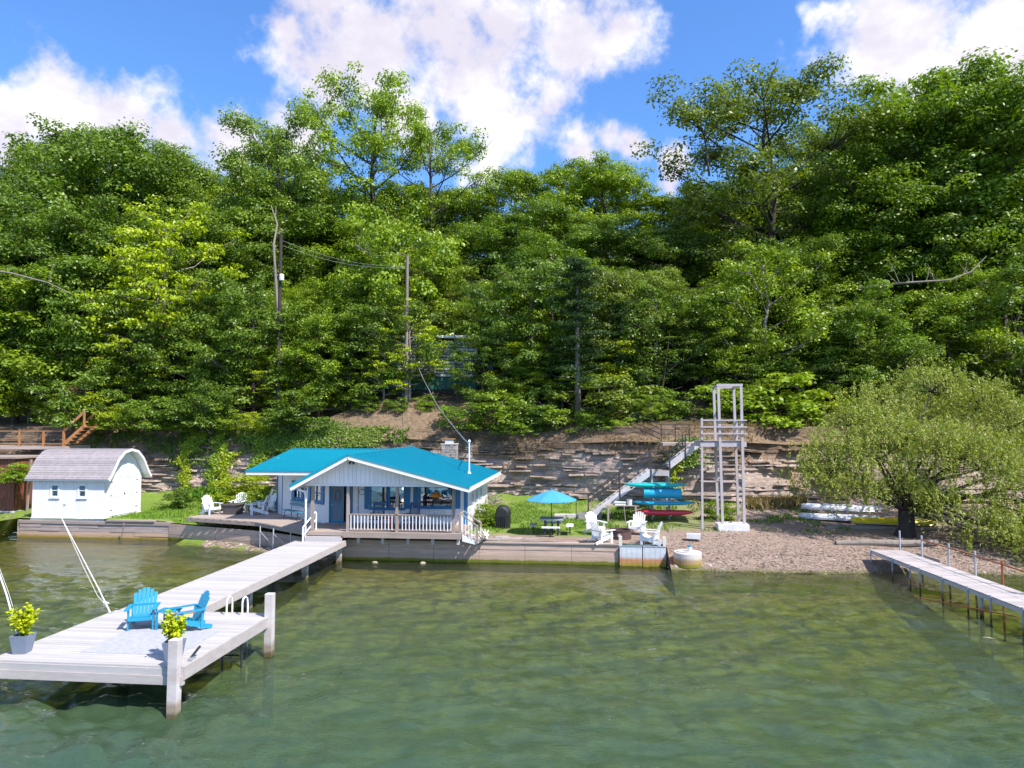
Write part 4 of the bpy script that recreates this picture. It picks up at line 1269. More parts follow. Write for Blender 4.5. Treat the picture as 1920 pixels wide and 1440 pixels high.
def roof_plane(p_low0, p_low1, p_up0, p_up1, n, ribs, name='roof'):
    """panels side by side between low edge and upper edge, each with raised ribs"""
    lo0, lo1, up0, up1 = map(Vector, (p_low0, p_low1, p_up0, p_up1))
    nrm = (lo1 - lo0).cross(up0 - lo0).normalized()
    if nrm.z < 0: nrm = -nrm
    base = MB()
    base.add([lo0 - nrm * .1, lo1 - nrm * .1, up1 - nrm * .1, up0 - nrm * .1, lo0 - nrm * .03, lo1 - nrm * .03, up1 - nrm * .03, up0 - nrm * .03],
             [(0, 1, 2, 3), (4, 5, 6, 7), (0, 1, 5, 4), (1, 2, 6, 5), (2, 3, 7, 6), (3, 0, 4, 7)])
    r = base.build(name, 'white_paint', house)
    for i in range(n):
        a, b = i / n, (i + 1) / n
        m = MB()
        q = [lo0.lerp(lo1, a), lo0.lerp(lo1, b), up0.lerp(up1, b), up0.lerp(up1, a)]
        m.add([v - nrm * .027 for v in q] + [v for v in q], [(0, 1, 2, 3), (4, 5, 6, 7), (0, 1, 5, 4), (1, 2, 6, 5), (2, 3, 7, 6), (3, 0, 4, 7)])
        for k in range(ribs):
            t = a + (b - a) * (k + .02) / ribs
            m.bar(lo0.lerp(lo1, t) + nrm * .012, up0.lerp(up1, t) + nrm * .012, .04, .045, up=nrm)
        m.build('roof_panel', 'roof_metal', r)
    return r


roof_plane((-5.08, 30.3, 3.37), (-5.08, 41.5, 3.37), (RX, 30.3, RZ), (RX, 41.9, RZ + .03), 12, 4)
roof_plane((-12.93, 30.3, 3.37), (-12.93, 41.2, 3.37), (RX, 30.3, RZ), (RX, 41.2, RZ), 12, 4)
roof_plane((-16.85, 34.0, 3.80), (-12.2, 34.0, 3.80), (-17.3, 40.6, 4.68), (-9.9, 40.6, 4.68), 7, 5)
roof_plane((-17.3, 44.0, 4.1), (-9.9, 44.0, 4.1), (-17.3, 40.6, 4.68), (-9.9, 40.6, 4.68), 7, 3)
m = MB(); m.bar((RX, 30.25, RZ + .02), (RX, 41.9, RZ + .05), .22, .04); m.bar((-17.3, 40.6, 4.71), (-11, 40.6, 4.71), .22, .035); m.build('ridge_cap', 'roof_metal', house)
# rake and eave fascias, with blue drip edge above white board
m = MB()
m.bar((-12.98, 30.27, 3.26), (RX, 30.27, 4.65), .05, .17); m.bar((RX, 30.27, 4.65), (-5.03, 30.27, 3.27), .05, .17)
m.bar((-5.05, 30.3, 3.27), (-5.05, 41.5, 3.27), .05, .17); m.bar((-12.96, 30.3, 3.26), (-12.96, 34.2, 3.26), .05, .16)
m.bar((-16.87, 33.98, 3.69), (-12.6, 33.98, 3.69), .05, .17); m.bar((-16.88, 34.0, 3.69), (-17.32, 40.6, 4.56), .05, .15)
m.build('fascia', 'white_paint', house)
m = MB()
m.bar((-13.02, 30.25, 3.385), (RX, 30.25, 4.775), .06, .11); m.bar((RX, 30.25, 4.775), (-4.99, 30.25, 3.385), .06, .08)
m.build('drip_edge', 'roof_trim_metal', house)
MB().bar((-16.9, 33.95, 3.80), (-12.6, 33.95, 3.80), .06, .05).build('drip_edge', 'roof_trim_metal', house)
# gable front: upright boards down to the porch beam
gf = MB(); gf.prism([(-12.6, 3.46), (-6.0, 3.46), (-5.6, 3.42), (RX, 4.6), (-12.6, 3.42)], 'y', 30.86, 30.92)
gable = gf.build('gable_front', 'siding_paint', house)
n = 34; st = (12.5 - 5.9) / n
for i in range(n):
    a = -12.5 + i * st; b = a + st
    zt = lambda x: (RZ - .12 + (x - RX) * .552) if x < RX else (RZ - .12 - (x - RX) * .2575)
    za, zb = zt(a), zt(b)
    if min(za, zb) < 3.5: continue
    MB().prism([(a + .006, 3.47), (b - .006, 3.47), (b - .006, zb), (a + .006, za)], 'y', 30.84, 30.857).build('siding_board', 'siding_paint', gable)
MB().box(-12.55, -5.75, 30.83, 30.98, 3.36, 3.46).build('porch_beam', 'white_paint', house)
MB().box(-12.4, -5.8, 30.95, 33.68, 3.50, 3.54).build('porch_ceiling', 'white_paint', house)
m = MB(); m.box(-10.5, -10.28, 30.78, 30.83, 4.42, 4.46); m.lathe([(.0, 0), (.04, .02), (.05, .12), (0, .13)], 8, (-10.46, 30.74, 4.32)); m.lathe([(.0, 0), (.04, .02), (.05, .12), (0, .13)], 8, (-10.3, 30.74, 4.32)); m.build('flood_light', 'dark_metal', house)
m = MB(); m.lathe([(0, 0), (.035, .02), (.045, .1), (0, .11)], 8, (-12.62, 30.72, 3.18)); m.lathe([(0, 0), (.035, .02), (.045, .1), (0, .11)], 8, (-12.45, 30.72, 3.16)); m.build('flood_light', 'dark_metal', house)
# porch posts
for x in (-12.2, -10.57, -8.34, -5.82):
    MB().box(x - .06, x + .06, 30.86, 30.98, FZ - .0, 3.36).build('porch_post', 'weathered_post', house)
# downspout
m = MB(); m.tube([(-12.75, 30.52, 3.22), (-12.5, 30.68, 3.12), (-12.45, 30.74, 2.9), (-12.45, 30.74, .95)], .045, 8); m.build('downspout', 'white_paint', house)
# porch floor boards and skirts
flo = MB(); flo.box(-12.6, -5.5, 30.85, 33.68, FZ - .22, FZ - .035); flo = flo.build('porch_floor', 'weathered_wood', house)
for i in range(20):
    y = 30.74 + i * .147
    MB().box(-12.62, -5.47, y, y + .139, FZ - .032, FZ).build('floor_board', 'weathered_wood', flo)
MB().box(-10.75, -5.45, 30.74, 30.79, FZ - .24, FZ - .035).build('skirt_board', 'weathered_wood', house)
MB().box(-12.62, -10.76, 30.74, 30.79, FZ - .16, FZ - .035).build('skirt_board', 'weathered_wood', house)
for x in (-10.1, -9.0, -7.85, -6.75, -5.62):
    MB().box(x - .06, x + .06, 30.95, 31.07, .85, FZ - .24).build('porch_pier', 'dock_post', house)
# railing
rail = MB(); rail.box(-10.5, -5.88, 30.86, 30.98, 2.10, 2.14); rail.box(-10.5, -5.88, 30.89, 30.94, 2.03, 2.10); rail.box(-10.5, -5.88, 30.89, 30.94, 1.44, 1.50)
rail = rail.build('railing', 'weathered_post', house)
nb = 30
for i in range(nb):
    x = -10.42 + i * (4.5 / (nb - 1))
    if abs(x + 8.34) < .1: continue
    MB().box(x - .018, x + .018, 30.87, 30.90, 1.45, 2.09).build('baluster', 'white_paint', rail)
r2 = MB(); r2.bar((-5.62, 30.98, 2.12), (-5.55, 32.0, 2.2), .08, .04); r2.bar((-5.55, 32.0, 2.2), (-4.78, 32.0, 1.66), .08, .04)
r2.bar((-5.5, 31.0, 2.2), (-4.78, 31.0, 1.66), .08, .04); r2.box(-4.82, -4.74, 30.95, 31.03, .95, 1.72); r2.box(-4.82, -4.74, 31.97, 32.05, .95, 1.72); r2.box(-5.58, -5.5, 30.95, 31.03, FZ, 2.22)
r2 = r2.build('stair_railing', 'weathered_post', house)
for i in range(6): MB().box(-5.62, -5.59, 31.1 + i * .15, 31.13 + i * .15, 1.4, 2.1).build('baluster', 'white_paint', r2)
for i in range(5):
    MB().box(-5.45 + i * .14, -5.42 + i * .14, 30.98, 31.01, 1.35 - i * .09, 2.1 - i * .1).build('baluster', 'white_paint', r2)
m = MB()
for i in range(3): m.box(-5.46 + i * .24, -5.2 + i * .24, 31.05, 31.95, FZ - .16 - i * .13, FZ - .12 - i * .13)
m.build('stair_treads', 'weathered_wood', house)
m = MB(); m.prism([(-5.45, 1.3), (-5.45, 1.0), (-4.85, .86), (-4.7, .95)], 'y', 31.0, 31.05); m.prism([(-5.45, 1.3), (-5.45, 1.0), (-4.85, .86), (-4.7, .95)], 'y', 31.95, 32.0); m.build('stair_stringer', 'white_paint', house)

# small white hand rail where the walkway meets the porch
hr = empty('handrail', (-12.3, 30.4, .97), 'short white two-bar handrail beside the top of the walkway', 'handrail')
m = MB(); m.tube([(-12.18, 31.3, 1.36), (-12.18, 31.3, 2.2)], .035, 8); m.tube([(-12.38, 30.3, .97), (-12.38, 30.3, 1.62)], .035, 8); m.build('post', 'white_paint', hr)
m = MB(); m.tube([(-12.38, 30.3, 1.6), (-12.18, 31.3, 2.2)], .03, 8); m.tube([(-12.38, 30.3, 1.22), (-12.18, 31.3, 1.82)], .03, 8); m.build('rail', 'white_paint', hr)

# antenna mast, service wire, chimney
mast = empty('service_mast', (-5.98, 36.0, 3.6), 'white electrical service mast rising through the blue roof', 'mast')
m = MB(); m.tube([(-5.98, 36, 3.5), (-5.98, 36, 5.22)], .04, 8); m.lathe([(.11, 0), (.09, .06), (.045, .12)], 10, (-5.98, 36, 3.6)); m.lathe([(.05, 0), (.08, .06), (.04, .14), (0, .16)], 10, (-5.98, 36, 5.18)); m.build('pole', 'white_paint', mast)
MB().tube([(-5.98, 36.05, 4.9), (-6.75, 37.3, 3.88)], .02, 6).build('brace', 'dark_metal', mast)
wr = MB()
for dz in (0, .12):
    pts = []
    a = Vector((-5.98, 36, 5.1)); b = Vector(at_d(765, 640, 54))
    for k in range(17):
        t = k / 16; p = a.lerp(b, t); p.z -= 1.0 * math.sin(math.pi * t) * .9 + dz * .5 * math.sin(t * 20); pts.append(p)
    wr.tube(pts, .012, 5)
wr.tube([(-5.98, 36, 5.1), (-6.2, 36.1, 4.95), (-5.75, 36.1, 5.0), (-5.9, 36, 4.85)], .012, 5)
tag(wr.build('service_wire', 'wire'), 'twisted service wire sagging from the woods down to the roof mast', 'wire')
ch = empty('stone_chimney', (-8.4, 43.3, 3.2), 'square stone chimney with a wooden cap behind the cottage roof', 'chimney')
rs = random.Random(9)
for k in range(11):
    z = 3.2 + k * .155
    xx = -8.85
    while xx < -8.0:
        w = rs.uniform(.18, .34); e = min(xx + w, -7.95)
        MB().box(xx + .006, e - .006, 42.95 - rs.uniform(0, .03), 43.7, z + .006, z + .149).build('stone', 'stone', ch)
        xx = e
MB().box(-8.9, -7.92, 42.9, 43.75, 4.905, 4.97).build('cap_stone', 'concrete', ch)
MB().box(-8.65, -8.2, 43.0, 43.5, 4.97, 5.22).build('flue', 'cloth_cream', ch)
MB().box(-8.8, -8.1, 42.95, 43.55, 5.225, 5.27).build('cap_board', 'orange_wood', ch)

# wall clock, hanging basket
ck = empty('wall_clock', (-10.82, 33.64, 2.85), 'round white clock in a teal ring on the porch wall', 'clock')
T = Matrix.Translation((-10.82, 33.66, 2.85)) @ Matrix.Rotation(R(90), 4, 'X')
MB(T).lathe([(.15, 0), (.15, .03), (.12, .045), (.12, .03)], 24).build('rim', 'teal_trim', ck, smooth=False)
MB(T).lathe([(.119, .031), (.119, .034)], 24).build('face', 'white_paint', ck)
m = MB(T); m.bar((0, 0, .037), (.05, .06, .037), .012, .004); m.bar((0, 0, .037), (-.03, .04, .037), .015, .004); m.build('clock_hands', 'dark_metal', ck)
hb = empty('hanging_basket', (-6.75, 31.6, 2.6), 'hanging basket of orange flowers under the porch eave', 'flower basket')
rg = np.random.default_rng(2)
d = rg.normal(size=(420, 3)); d /= np.linalg.norm(d, axis=1, keepdims=True); d[:, 2] = np.abs(d[:, 2]) * .75 - .1
V, F = leaf_arrays(d * .25 * rg.uniform(.8, 1.05, (420, 1)) + [0, 0, .28], d + rg.normal(0, .4, d.shape), .07, .06, rg)
np_mesh('flowers', V, F, 'flower_petal', hb, rnd=rg.random(420)).color = (1, 1, 1, 1)
MB().lathe([(.09, 0), (.16, .2), (.17, .22)], 14, (-6.75, 31.6, 2.6)).build('pot', 'dark_metal', hb)
m = MB()
for k in range(3): m.tube([(-6.75 + .15 * math.cos(k * 2.1), 31.6 + .15 * math.sin(k * 2.1), 2.82), (-6.75, 31.6, 3.5)], .006, 4)
m.build('hanger', 'dark_metal', hb)

# porch rocking chairs, red side table
def rocking_chair(loc, rz, label):
    r = empty('rocking_chair', (0, 0, 0), label, 'rocking chair', 'dark blue rocking chairs on the porch')
    for s in (-1, 1):
        m = MB(); m.tube([(s * .26, -.45 + .14 * k, .05 + .035 * ((k - 3.3) / 3.3) ** 2) for k in range(8)], .022, 6); m.build('rocker', 'dark_blue_paint', r)
        MB().bar((s * .26, -.26, .08), (s * .26, -.26, .64), .045, .045).build('front_leg', 'dark_blue_paint', r)
        MB().bar((s * .25, .22, .08), (s * .25, .42, 1.14), .045, .045).build('back_post', 'dark_blue_paint', r)
        MB().bar((s * .28, -.32, .66), (s * .28, .3, .66), .09, .03).build('armrest', 'dark_blue_paint', r)
    for k in range(6): MB().box(-.24, .24, -.28 + k * .09, -.205 + k * .09, .40 - k * .006, .42 - k * .006).build('seat_slat', 'dark_blue_paint', r)
    for k in range(7):
        x = -.2 + k * .0667
        MB().bar((x, .235, .46), (x, .405, 1.05), .028, .02).build('back_slat', 'dark_blue_paint', r)
    MB().bar((-.27, .41, 1.09), (.27, .41, 1.09), .03, .13).build('top_rail', 'dark_blue_paint', r)
    MB().bar((-.25, .25, .45), (.25, .25, .45), .03, .05).build('lower_rail', 'dark_blue_paint', r)
    MB().bar((-.24, -.26, .22), (.24, -.26, .22), .03, .04).build('stretcher', 'dark_blue_paint', r)
    r.location = loc; r.rotation_euler = (0, 0, rz)
    return r


rocking_chair((-9.62, 32.0, FZ), R(-4), 'left dark blue rocking chair, in front of the double window')
rocking_chair((-8.02, 32.0, FZ), R(-22), 'right dark blue rocking chair, turned slightly beside the middle post')
rt = empty('side_table', (-8.95, 31.7, FZ), 'small red side table between the porch rocking chairs', 'side table')
for k in range(4): MB().box(-9.16 + k * .105, -9.065 + k * .105, 31.5, 31.9, FZ + .50, FZ + .52).build('top_slat', 'red_plastic', rt)
for a, b in ((-9.14, 31.52), (-8.78, 31.52), (-9.14, 31.86), (-8.78, 31.86)): MB().box(a - .025, a + .025, b - .02, b + .02, FZ, FZ + .5).build('leg', 'red_plastic', rt)
MB().box(-9.14, -8.78, 31.55, 31.83, FZ + .18, FZ + .2).build('shelf', 'red_plastic', rt)
bl = empty('wall_bench', (-14.2, 34.6, 1.3), 'slim blue-grey bench against the cottage wing wall', 'bench')
MBn = Matrix.Translation((0, 0, 0)) @ MW
for k in range(3): MB(MBn).box(1.2, 3.0, .28 + k * .13, .38 + k * .13, 1.70, 1.73).build('seat_slat', 'teal_trim', bl)
for k in range(2): MB(MBn).box(1.25, 3.0, .20 - k * .04, .23 - k * .04, 1.95 + k * .16, 2.05 + k * .16).build('back_slat', 'teal_trim', bl)
for x in (1.4, 2.8):
    m = MB(MBn); m.tube([(x, .62, FZ - .08), (x, .58, 1.62), (x, .5, 1.70), (x, .24, 1.68), (x, .12, 2.2)], .018, 6); m.tube([(x, .24, 1.68), (x, .16, FZ - .08)], .018, 6); m.tube([(x, .60, 1.45), (x, .2, 1.45)], .012, 5); m.build('leg_frame', 'dark_metal', bl)
# leaning sash left of the wing
sh = empty('window_sash', (-17.1, 37.6, 1.2), 'white window sash leaning against the end of the cottage wing', 'window sash')
for a, b in (((-17.55, 37.2, 1.2), (-17.1, 37.5, 2.6)), ((-17.15, 36.8, 1.2), (-16.9, 37.15, 2.6)), ((-17.55, 37.2, 1.2), (-17.15, 36.8, 1.2)), ((-17.1, 37.5, 2.6), (-16.9, 37.15, 2.6))):
    MB().bar(a, b, .05, .05).build('frame_bar', 'white_paint', sh)
# bundle of driftwood by the far right corner
dw = MB(); rs = random.Random(4)
for k in range(26):
    a = Vector((-5.45 + rs.uniform(-.1, .5), 40.0 + rs.uniform(-.3, .3), 1.9 + rs.uniform(-.3, .3))); d = Vector((rs.uniform(-1, 1), rs.uniform(-1, 1), rs.uniform(-.6, .6))) * .4
    dw.tube([a - d, a + d], [.03, .015], 5)
tag(dw.build('twig_bundle', 'pale_bark'), 'round bundle of twigs hung at the far corner of the cottage', 'twig bundle')
ly = empty('driftwood_pile', (-4.6, 31.6, .95), 'pale driftwood and rope heaped by the porch stair foot', 'driftwood')
m = MB()
for k in range(12):
    a = Vector((-4.75 + rs.uniform(0, .35), 31.3 + rs.uniform(-.2, .4), 1.02 + rs.uniform(0, .25))); d = Vector((rs.uniform(-.2, .2), rs.uniform(-.2, .2), rs.uniform(.1, .35)))
    m.tube([a, a + d], [.05, .025], 6)
m.build('branch', 'cloth_cream', ly)

# ================================================================== SIDE DECK (left of cottage)
DP = [(-20.7, 35.35), (-16.35, 34.05), (-12.62, 31.3), (-12.62, 33.6), (-16.1, 36.7), (-16.9, 38.7), (-20.2, 38.7)]


def row_span(poly, y):
    xs = []
    for i in range(len(poly)):
        (x0, y0), (x1, y1) = poly[i], poly[(i + 1) % len(poly)]
        if (y0 - y) * (y1 - y) < 0: xs.append(x0 + (x1 - x0) * (y - y0) / (y1 - y0))
    return sorted(xs)


sd = empty('side_deck', (-17, 35, 1.0), 'weathered wooden deck wrapping the left side of the cottage', 'deck')
y = 31.4
while y < 38.7:
    q = row_span(DP, y + .07)
    for k in range(0, len(q) - 1, 2):
        cuts = [q[k]] + [c for c in (-17.6 + (int(y * 7) % 3) * .8, -14.4) if q[k] + .5 < c < q[k + 1] - .5] + [q[k + 1]]
        for a, b in zip(cuts[:-1], cuts[1:]):
            MB().box(a + .004, b - .004, y, y + .138, 1.27, 1.30).build('deck_board', 'weathered_wood', sd)
    y += .146
for a, b in zip(DP[:2], DP[1:3]):
    MB().bar((a[0], a[1] - .02, 1.18), (b[0], b[1] - .02, 1.18), .05, .17).build('edge_beam', 'weathered_wood', sd)
for k in range(9):
    t = k / 8; x = -20.4 + t * 4.2; yy = 35.5 - t * 1.2
    MB().box(x - .04, x + .04, yy + .35, yy + .43, .9, 1.26).build('short_post', 'red_board', sd)
for x, yy in ((-15.9, 33.62), (-14.9, 32.9), (-13.7, 32.1), (-12.9, 31.6)):
    MB().tube([(x, yy, -.2), (x, yy, 1.15)], .03, 7).build('pipe_post', 'grey_steel', sd)
m = MB(); m.tube([(-15.9, 33.62, .9), (-14.9, 32.9, .3)], .012, 5); m.tube([(-14.9, 32.9, .9), (-13.7, 32.1, .3)], .012, 5); m.build('wire_brace', 'grey_steel', sd)


# ------------------------------------------------------------------ Adirondack chairs
def adirondack(mat, name, label, group, bw=.088):
    r = empty(name, (0, 0, 0), label, 'garden chair', group)
    bx = []
    n = 6
    for k in range(n):
        x = -.235 + k * .094
        top = 1.0 - 0.13 * ((k - 2.5) / 2.5) ** 2
        x2 = x * 1.12
        MB().bar((x, .17, .24), (x2, .17 + (top - .24) * .42, top), bw, .02, up=(0, -1, .4)).build('back_slat', mat, r)
    for k in range(6):
        yy = -.36 + k * .094
        MB().bar((-.27, yy, .385 - k * .028), (.27, yy, .385 - k * .028), .085, .022).build('seat_slat', mat, r)
    for s in (-1, 1):
        MB().bar((s * .285, -.42, .34), (s * .285, .52, .045), .03, .12).build('side_rail', mat, r)
        MB().box(s * .315 - .02, s * .315 + .02, -.38, -.27, 0, .56).build('front_leg', mat, r)
        MB().bar((s * .345, -.48, .58), (s * .345, .30, .58), .13, .025).build('armrest', mat, r)
        MB().bar((s * .315, .22, .04), (s * .315, .26, .57), .03, .07).build('rear_leg', mat, r)
    MB().bar((-.33, .30, .56), (.33, .30, .56), .03, .06).build('arm_brace', mat, r)
    MB().bar((-.30, .235, .27), (.30, .235, .27), .03, .07).build('lower_brace', mat, r)
    MB().bar((-.28, -.405, .32), (.28, -.405, .32), .02, .10).build('front_apron', mat, r)
    return r


def put(o, x, y, z, rz, label=None, s=1.0):
    o.location = (x, y, z); o.rotation_euler = (0, 0, R(rz)); o.scale = (s, s, s)
    if label: o['label'] = label
    return o


wc = adirondack('white_plastic', 'adirondack_chair', '', 'white Adirondack chairs', .068)
spots = [(-20.15, 36.7, 1.30, 62, 'white Adirondack chair left of the square fire table, facing right'),
         (-19.3, 38.1, 1.30, 8, 'white Adirondack chair behind the square fire table'),
         (-17.6, 36.9, 1.30, -62, 'white Adirondack chair on the side deck nearest the cottage wing'),
         (-17.6, 38.0, 1.30, -40, 'white Adirondack chair on the deck partly hidden behind the one nearest the wing'),
         (.60, 31.95, .88, 128, 'white Adirondack chair front left of the round fire pit, its back to the water'),
         (.35, 34.3, .92, 28, 'white Adirondack chair back left of the round fire pit'),
         (2.35, 34.5, .92, -18, 'white Adirondack chair behind the round fire pit on the right'),
         (2.75, 31.85, .88, -112, 'white Adirondack chair front right of the round fire pit, by the steel sheets')]
for k, (x, y, z, rz, lab) in enumerate(spots):
    put(wc if k == 0 else copy_tree(wc), x, y, z, rz, lab)
bc = adirondack('blue_plastic', 'adirondack_chair', '', 'blue Adirondack chairs on the pier head')
put(bc, -11.15, 17.15, .97, 24, 'left bright blue Adirondack chair on the pier head, seen from the front', .89)
put(copy_tree(bc), -9.85, 17.05, .97, -42, 'right bright blue Adirondack chair on the pier head, seen side-on', .89)
tw = MB(Matrix.Translation((-9.85, 17.05, .97)) @ Matrix.Rotation(R(-42), 4, 'Z')); tw.box(-.2, .05, -.3, .12, .40, .425); tw.box(-.2, .05, -.44, -.42, .2, .40)
tag(tw.build('striped_towel', 'orange_cloth'), 'folded striped red cloth on the seat of the right blue chair', 'towel')
bt = empty('side_table', (-10.45, 17.1, .97), 'small bright blue slatted table between the two blue chairs', 'side table')
for k in range(5): MB().box(-10.68 + k * .1, -10.59 + k * .1, 16.9, 17.3, 1.40, 1.425).build('top_slat', 'blue_plastic', bt)
for a, b in ((-10.64, 16.93), (-10.26, 16.93), (-10.64, 17.27), (-10.26, 17.27)): MB().box(a - .025, a + .025, b - .02, b + .02, .97, 1.40).build('leg', 'blue_plastic', bt)
MB().box(-10.64, -10.26, 16.97, 17.23, 1.08, 1.10).build('shelf', 'blue_plastic', bt)
# tables on the deck
ft = empty('fire_table', (-19.0, 36.9, 1.3), 'dark square box-shaped fire table on the side deck', 'fire table')
MB().prism([(-.40, 1.30), (.40, 1.30), (.44, 1.78), (-.44, 1.78)], 'y', 36.5, 37.3)
m = MB(Matrix.Translation((-19.0, 36.9, 1.3)))
m.add([(-.36, -.36, 0), (.36, -.36, 0), (.36, .36, 0), (-.36, .36, 0), (-.42, -.42, .5), (.42, -.42, .5), (.42, .42, .5), (-.42, .42, .5)], [(0, 3, 2, 1), (4, 5, 6, 7), (0, 1, 5, 4), (1, 2, 6, 5), (2, 3, 7, 6), (3, 0, 4, 7)])
m.build('body', 'brown_box', ft)
m = MB(Matrix.Translation((-19.0, 36.9, 1.3))); m.box(-.47, .47, -.47, -.3, .5, .54); m.box(-.47, .47, .3, .47, .5, .54); m.box(-.47, -.3, -.3, .3, .5, .54); m.box(.3, .47, -.3, .3, .5, .54); m.build('rim', 'brown_box', ft)
st_ = empty('side_table', (-18.35, 37.5, 1.3), 'small white side table beside the square fire table', 'side table')
MB().box(-18.6, -18.1, 37.3, 37.7, 1.74, 1.77).build('tabletop', 'white_plastic', st_)
for a, b in ((-18.55, 37.35), (-18.15, 37.35), (-18.55, 37.65), (-18.15, 37.65)): MB().box(a - .02, a + .02, b - .02, b + .02, 1.3, 1.74).build('leg', 'white_plastic', st_)

# ================================================================== SHORE WALLS
sw = empty('seawall', (-5, 31.5, 0), 'long weathered concrete seawall with green algae along its waterline', 'seawall')
pts = [(-12.4, 31.85), (-10.9, 31.5)] + [(-10.9 + k * 2.04, 31.5 + .005 * k) for k in range(1, 7)]
for a, b in zip(pts[:-1], pts[1:]):
    M, L = wall_frame(a, b)
    m = MB(M); m.box(.006, L - .006, -.35, 0, -.6, .30); m.box(.006, L - .006, -.35, -.012, .308, .58); m.box(.006, L - .006, -.35, .004, .588, .86); m.box(.006, L - .006, -.36, -.02, .30, .86)
    m.build('wall_panel', 'seawall_concrete', sw)
MB().box(-10.8, 1.35, 31.46, 31.85, .862, .92).build('cap_board', 'weathered_wood', sw)
sw2 = empty('seawall', (-19, 35, 0), 'weathered board-formed wall under the side deck, half in shade', 'seawall')
pts = [(-22.2, 36.15), (-18.95, 35.02), (-15.7, 33.9), (-14.0, 32.9), (-12.4, 31.85)]
for a, b in zip(pts[:-1], pts[1:]):
    M, L = wall_frame(a, b)
    m = MB(M); m.box(.01, L - .01, -.3, 0, -.5, .28); m.box(.01, L - .01, -.3, .006, .286, .56); m.box(.01, L - .01, -.3, -.006, .566, .84); m.box(.01, L - .01, -.3, -.02, .28, .84)
    m.build('wall_panel', 'seawall_concrete', sw2)
sw3 = empty('timber_seawall', (-26.5, 36.3, 0), 'stacked grey timber seawall below the white shed', 'seawall')
rs = random.Random(21)
M, L = wall_frame((-31.0, 36.38), (-22.2, 36.18))
for row, (z0, z1) in enumerate(((-.3, .12), (.125, .32), (.325, .52), (.525, .72))):
    xx = 0
    while xx < L:
        w = rs.uniform(1.1, 2.6); e = min(xx + w, L)
        if L - e < .5: e = L
        MB(M).box(xx + .008, e - .008, -.28, rs.uniform(-.02, .03), z0 + .004, z1 - .004).build('timber', 'seawall_timber', sw3)
        xx = e
        if e >= L: break
MB(M).box(.0, 5.1, -.4, .05, .725, .88).build('cap_timber', 'weathered_wood', sw3)
MB(M).box(5.11, L, -.4, .04, .725, .90).build('cap_timber', 'weathered_wood', sw3)
MB(M).box(5.2, 8.0, -.3, .10, .905, .98).build('cap_timber', 'weathered_wood', sw3)
MB(M).bar((6.1, .05, -.1), (6.45, .35, .85), .05, .05).build('prop_stick', 'weathered_wood', sw3)
MB().box(-31.15, -31.0, 36.4, 38.2, -.4, .9).build('end_timber', 'seawall_timber', sw3)
MB().box(3.28, 3.42, 31.7, 36, -.5, .80).build('return_wall', 'seawall_concrete', sw)
for k, (a, b) in enumerate(((1.38, 2.33), (2.37, 3.34))):
    s_ = empty('steel_sheet', ((a + b) / 2, 31.4, 0), ('left grey steel sheet panel with orange rust band, at the seawall end', 'right grey steel sheet panel with orange rust band, nearest the concrete drum')[k], 'steel sheet', 'steel sheets facing the seawall end')
    MB().box(a, b, 31.38, 31.44, -.5, .84).build('sheet', 'sheet_steel', s_)
    MB().box(a, b, 31.36, 31.46, .842, .87).build('top_flange', 'galvanised', s_)
    m = MB()
    for q in range(4): m.box(a + .08 + q * .22, a + .11 + q * .22, 31.372, 31.38, -.4, .82)
    m.build('stiffener', 'sheet_steel', s_)
for x, lab in ((1.42, 'short upright plank at the left end of the steel sheets'), (3.3, 'short upright plank at the right end of the steel sheets')):
    tag(MB().box(x - .07, x + .07, 31.5, 31.62, .8, 1.25).build('plank_post', 'cloth_cream'), lab, 'plank')
dr = empty('concrete_drum', (4.25, 31.45, 0), 'short round concrete drum with a green stained base at the beach edge', 'concrete drum')
MB().lathe([(.58, -.5), (.60, .0), (.60, .3), (.595, .62), (.57, .66)], 32, (4.25, 31.45, 0)).build('body', 'drum_concrete', dr, smooth=False)
MB().lathe([(.46, .662), (.46, .69), (.05, .70)], 24, (4.25, 31.45, 0)).build('lid', 'concrete', dr)
cn = empty('paint_can', (4.3, 31.3, .7), 'small white can with a blue lid on the concrete drum', 'can')
MB().lathe([(.09, 0), (.09, .2)], 16, (4.33, 31.3, .69)).build('body', 'white_plastic', cn); MB().lathe([(.095, .2), (.095, .26)], 16, (4.33, 31.3, .69)).build('lid', 'blue_plastic', cn)


def big_stone(x, y, z, s, seed, label, group='loose rocks along the shore'):
    V, F = stone_proto(seed, 9)
    o = np_mesh('rock', V * np.array([s, s * .8, s * .7]), F, 'stone')
    o.location = (x, y, z); o.rotation_euler = (0, 0, seed)
    return tag(o, label, 'rock', group)


big_stone(3.75, 31.2, .05, .26, 3, 'dark wet rock between the steel sheet and the concrete drum')
big_stone(3.6, 31.75, .15, .2, 4, 'grey rock just behind the dark wet one by the drum')
big_stone(5.1, 31.3, .1, .2, 5, 'pale rock right of the concrete drum')
big_stone(5.6, 30.9, .02, .16, 6, 'small rock at the waterline right of the drum')
big_stone(-7.2, 31.1, -.02, .2, 8, 'grey rock breaking the water at the seawall foot')
big_stone(-9.4, 31.15, -.04, .18, 9, 'pale wet rock at the seawall foot near the walkway')
for k, (x, y, w, d) in enumerate(((-4.3, 32.0, .42, .25), (-3.4, 32.3, .5, .22), (-2.5, 32.2, .4, .2), (-3.9, 32.7, .35, .2))):
    tag(MB(Matrix.Translation((x, y, .93)) @ Matrix.Rotation(.1 * k, 4, 'Z')).prism([(-w, -d), (w * .9, -d * 1.1), (w, d), (-w * .9, d * .9)], 'z', 0, .05).build('flagstone', 'stone'), ('flat flagstone nearest the porch stair foot', 'widest flagstone in the middle of the short row by the porch', 'flagstone at the right end of the row behind the seawall', 'smallest flagstone, set behind the others in the grass')[k], 'flagstone', 'flagstones by the porch stair')
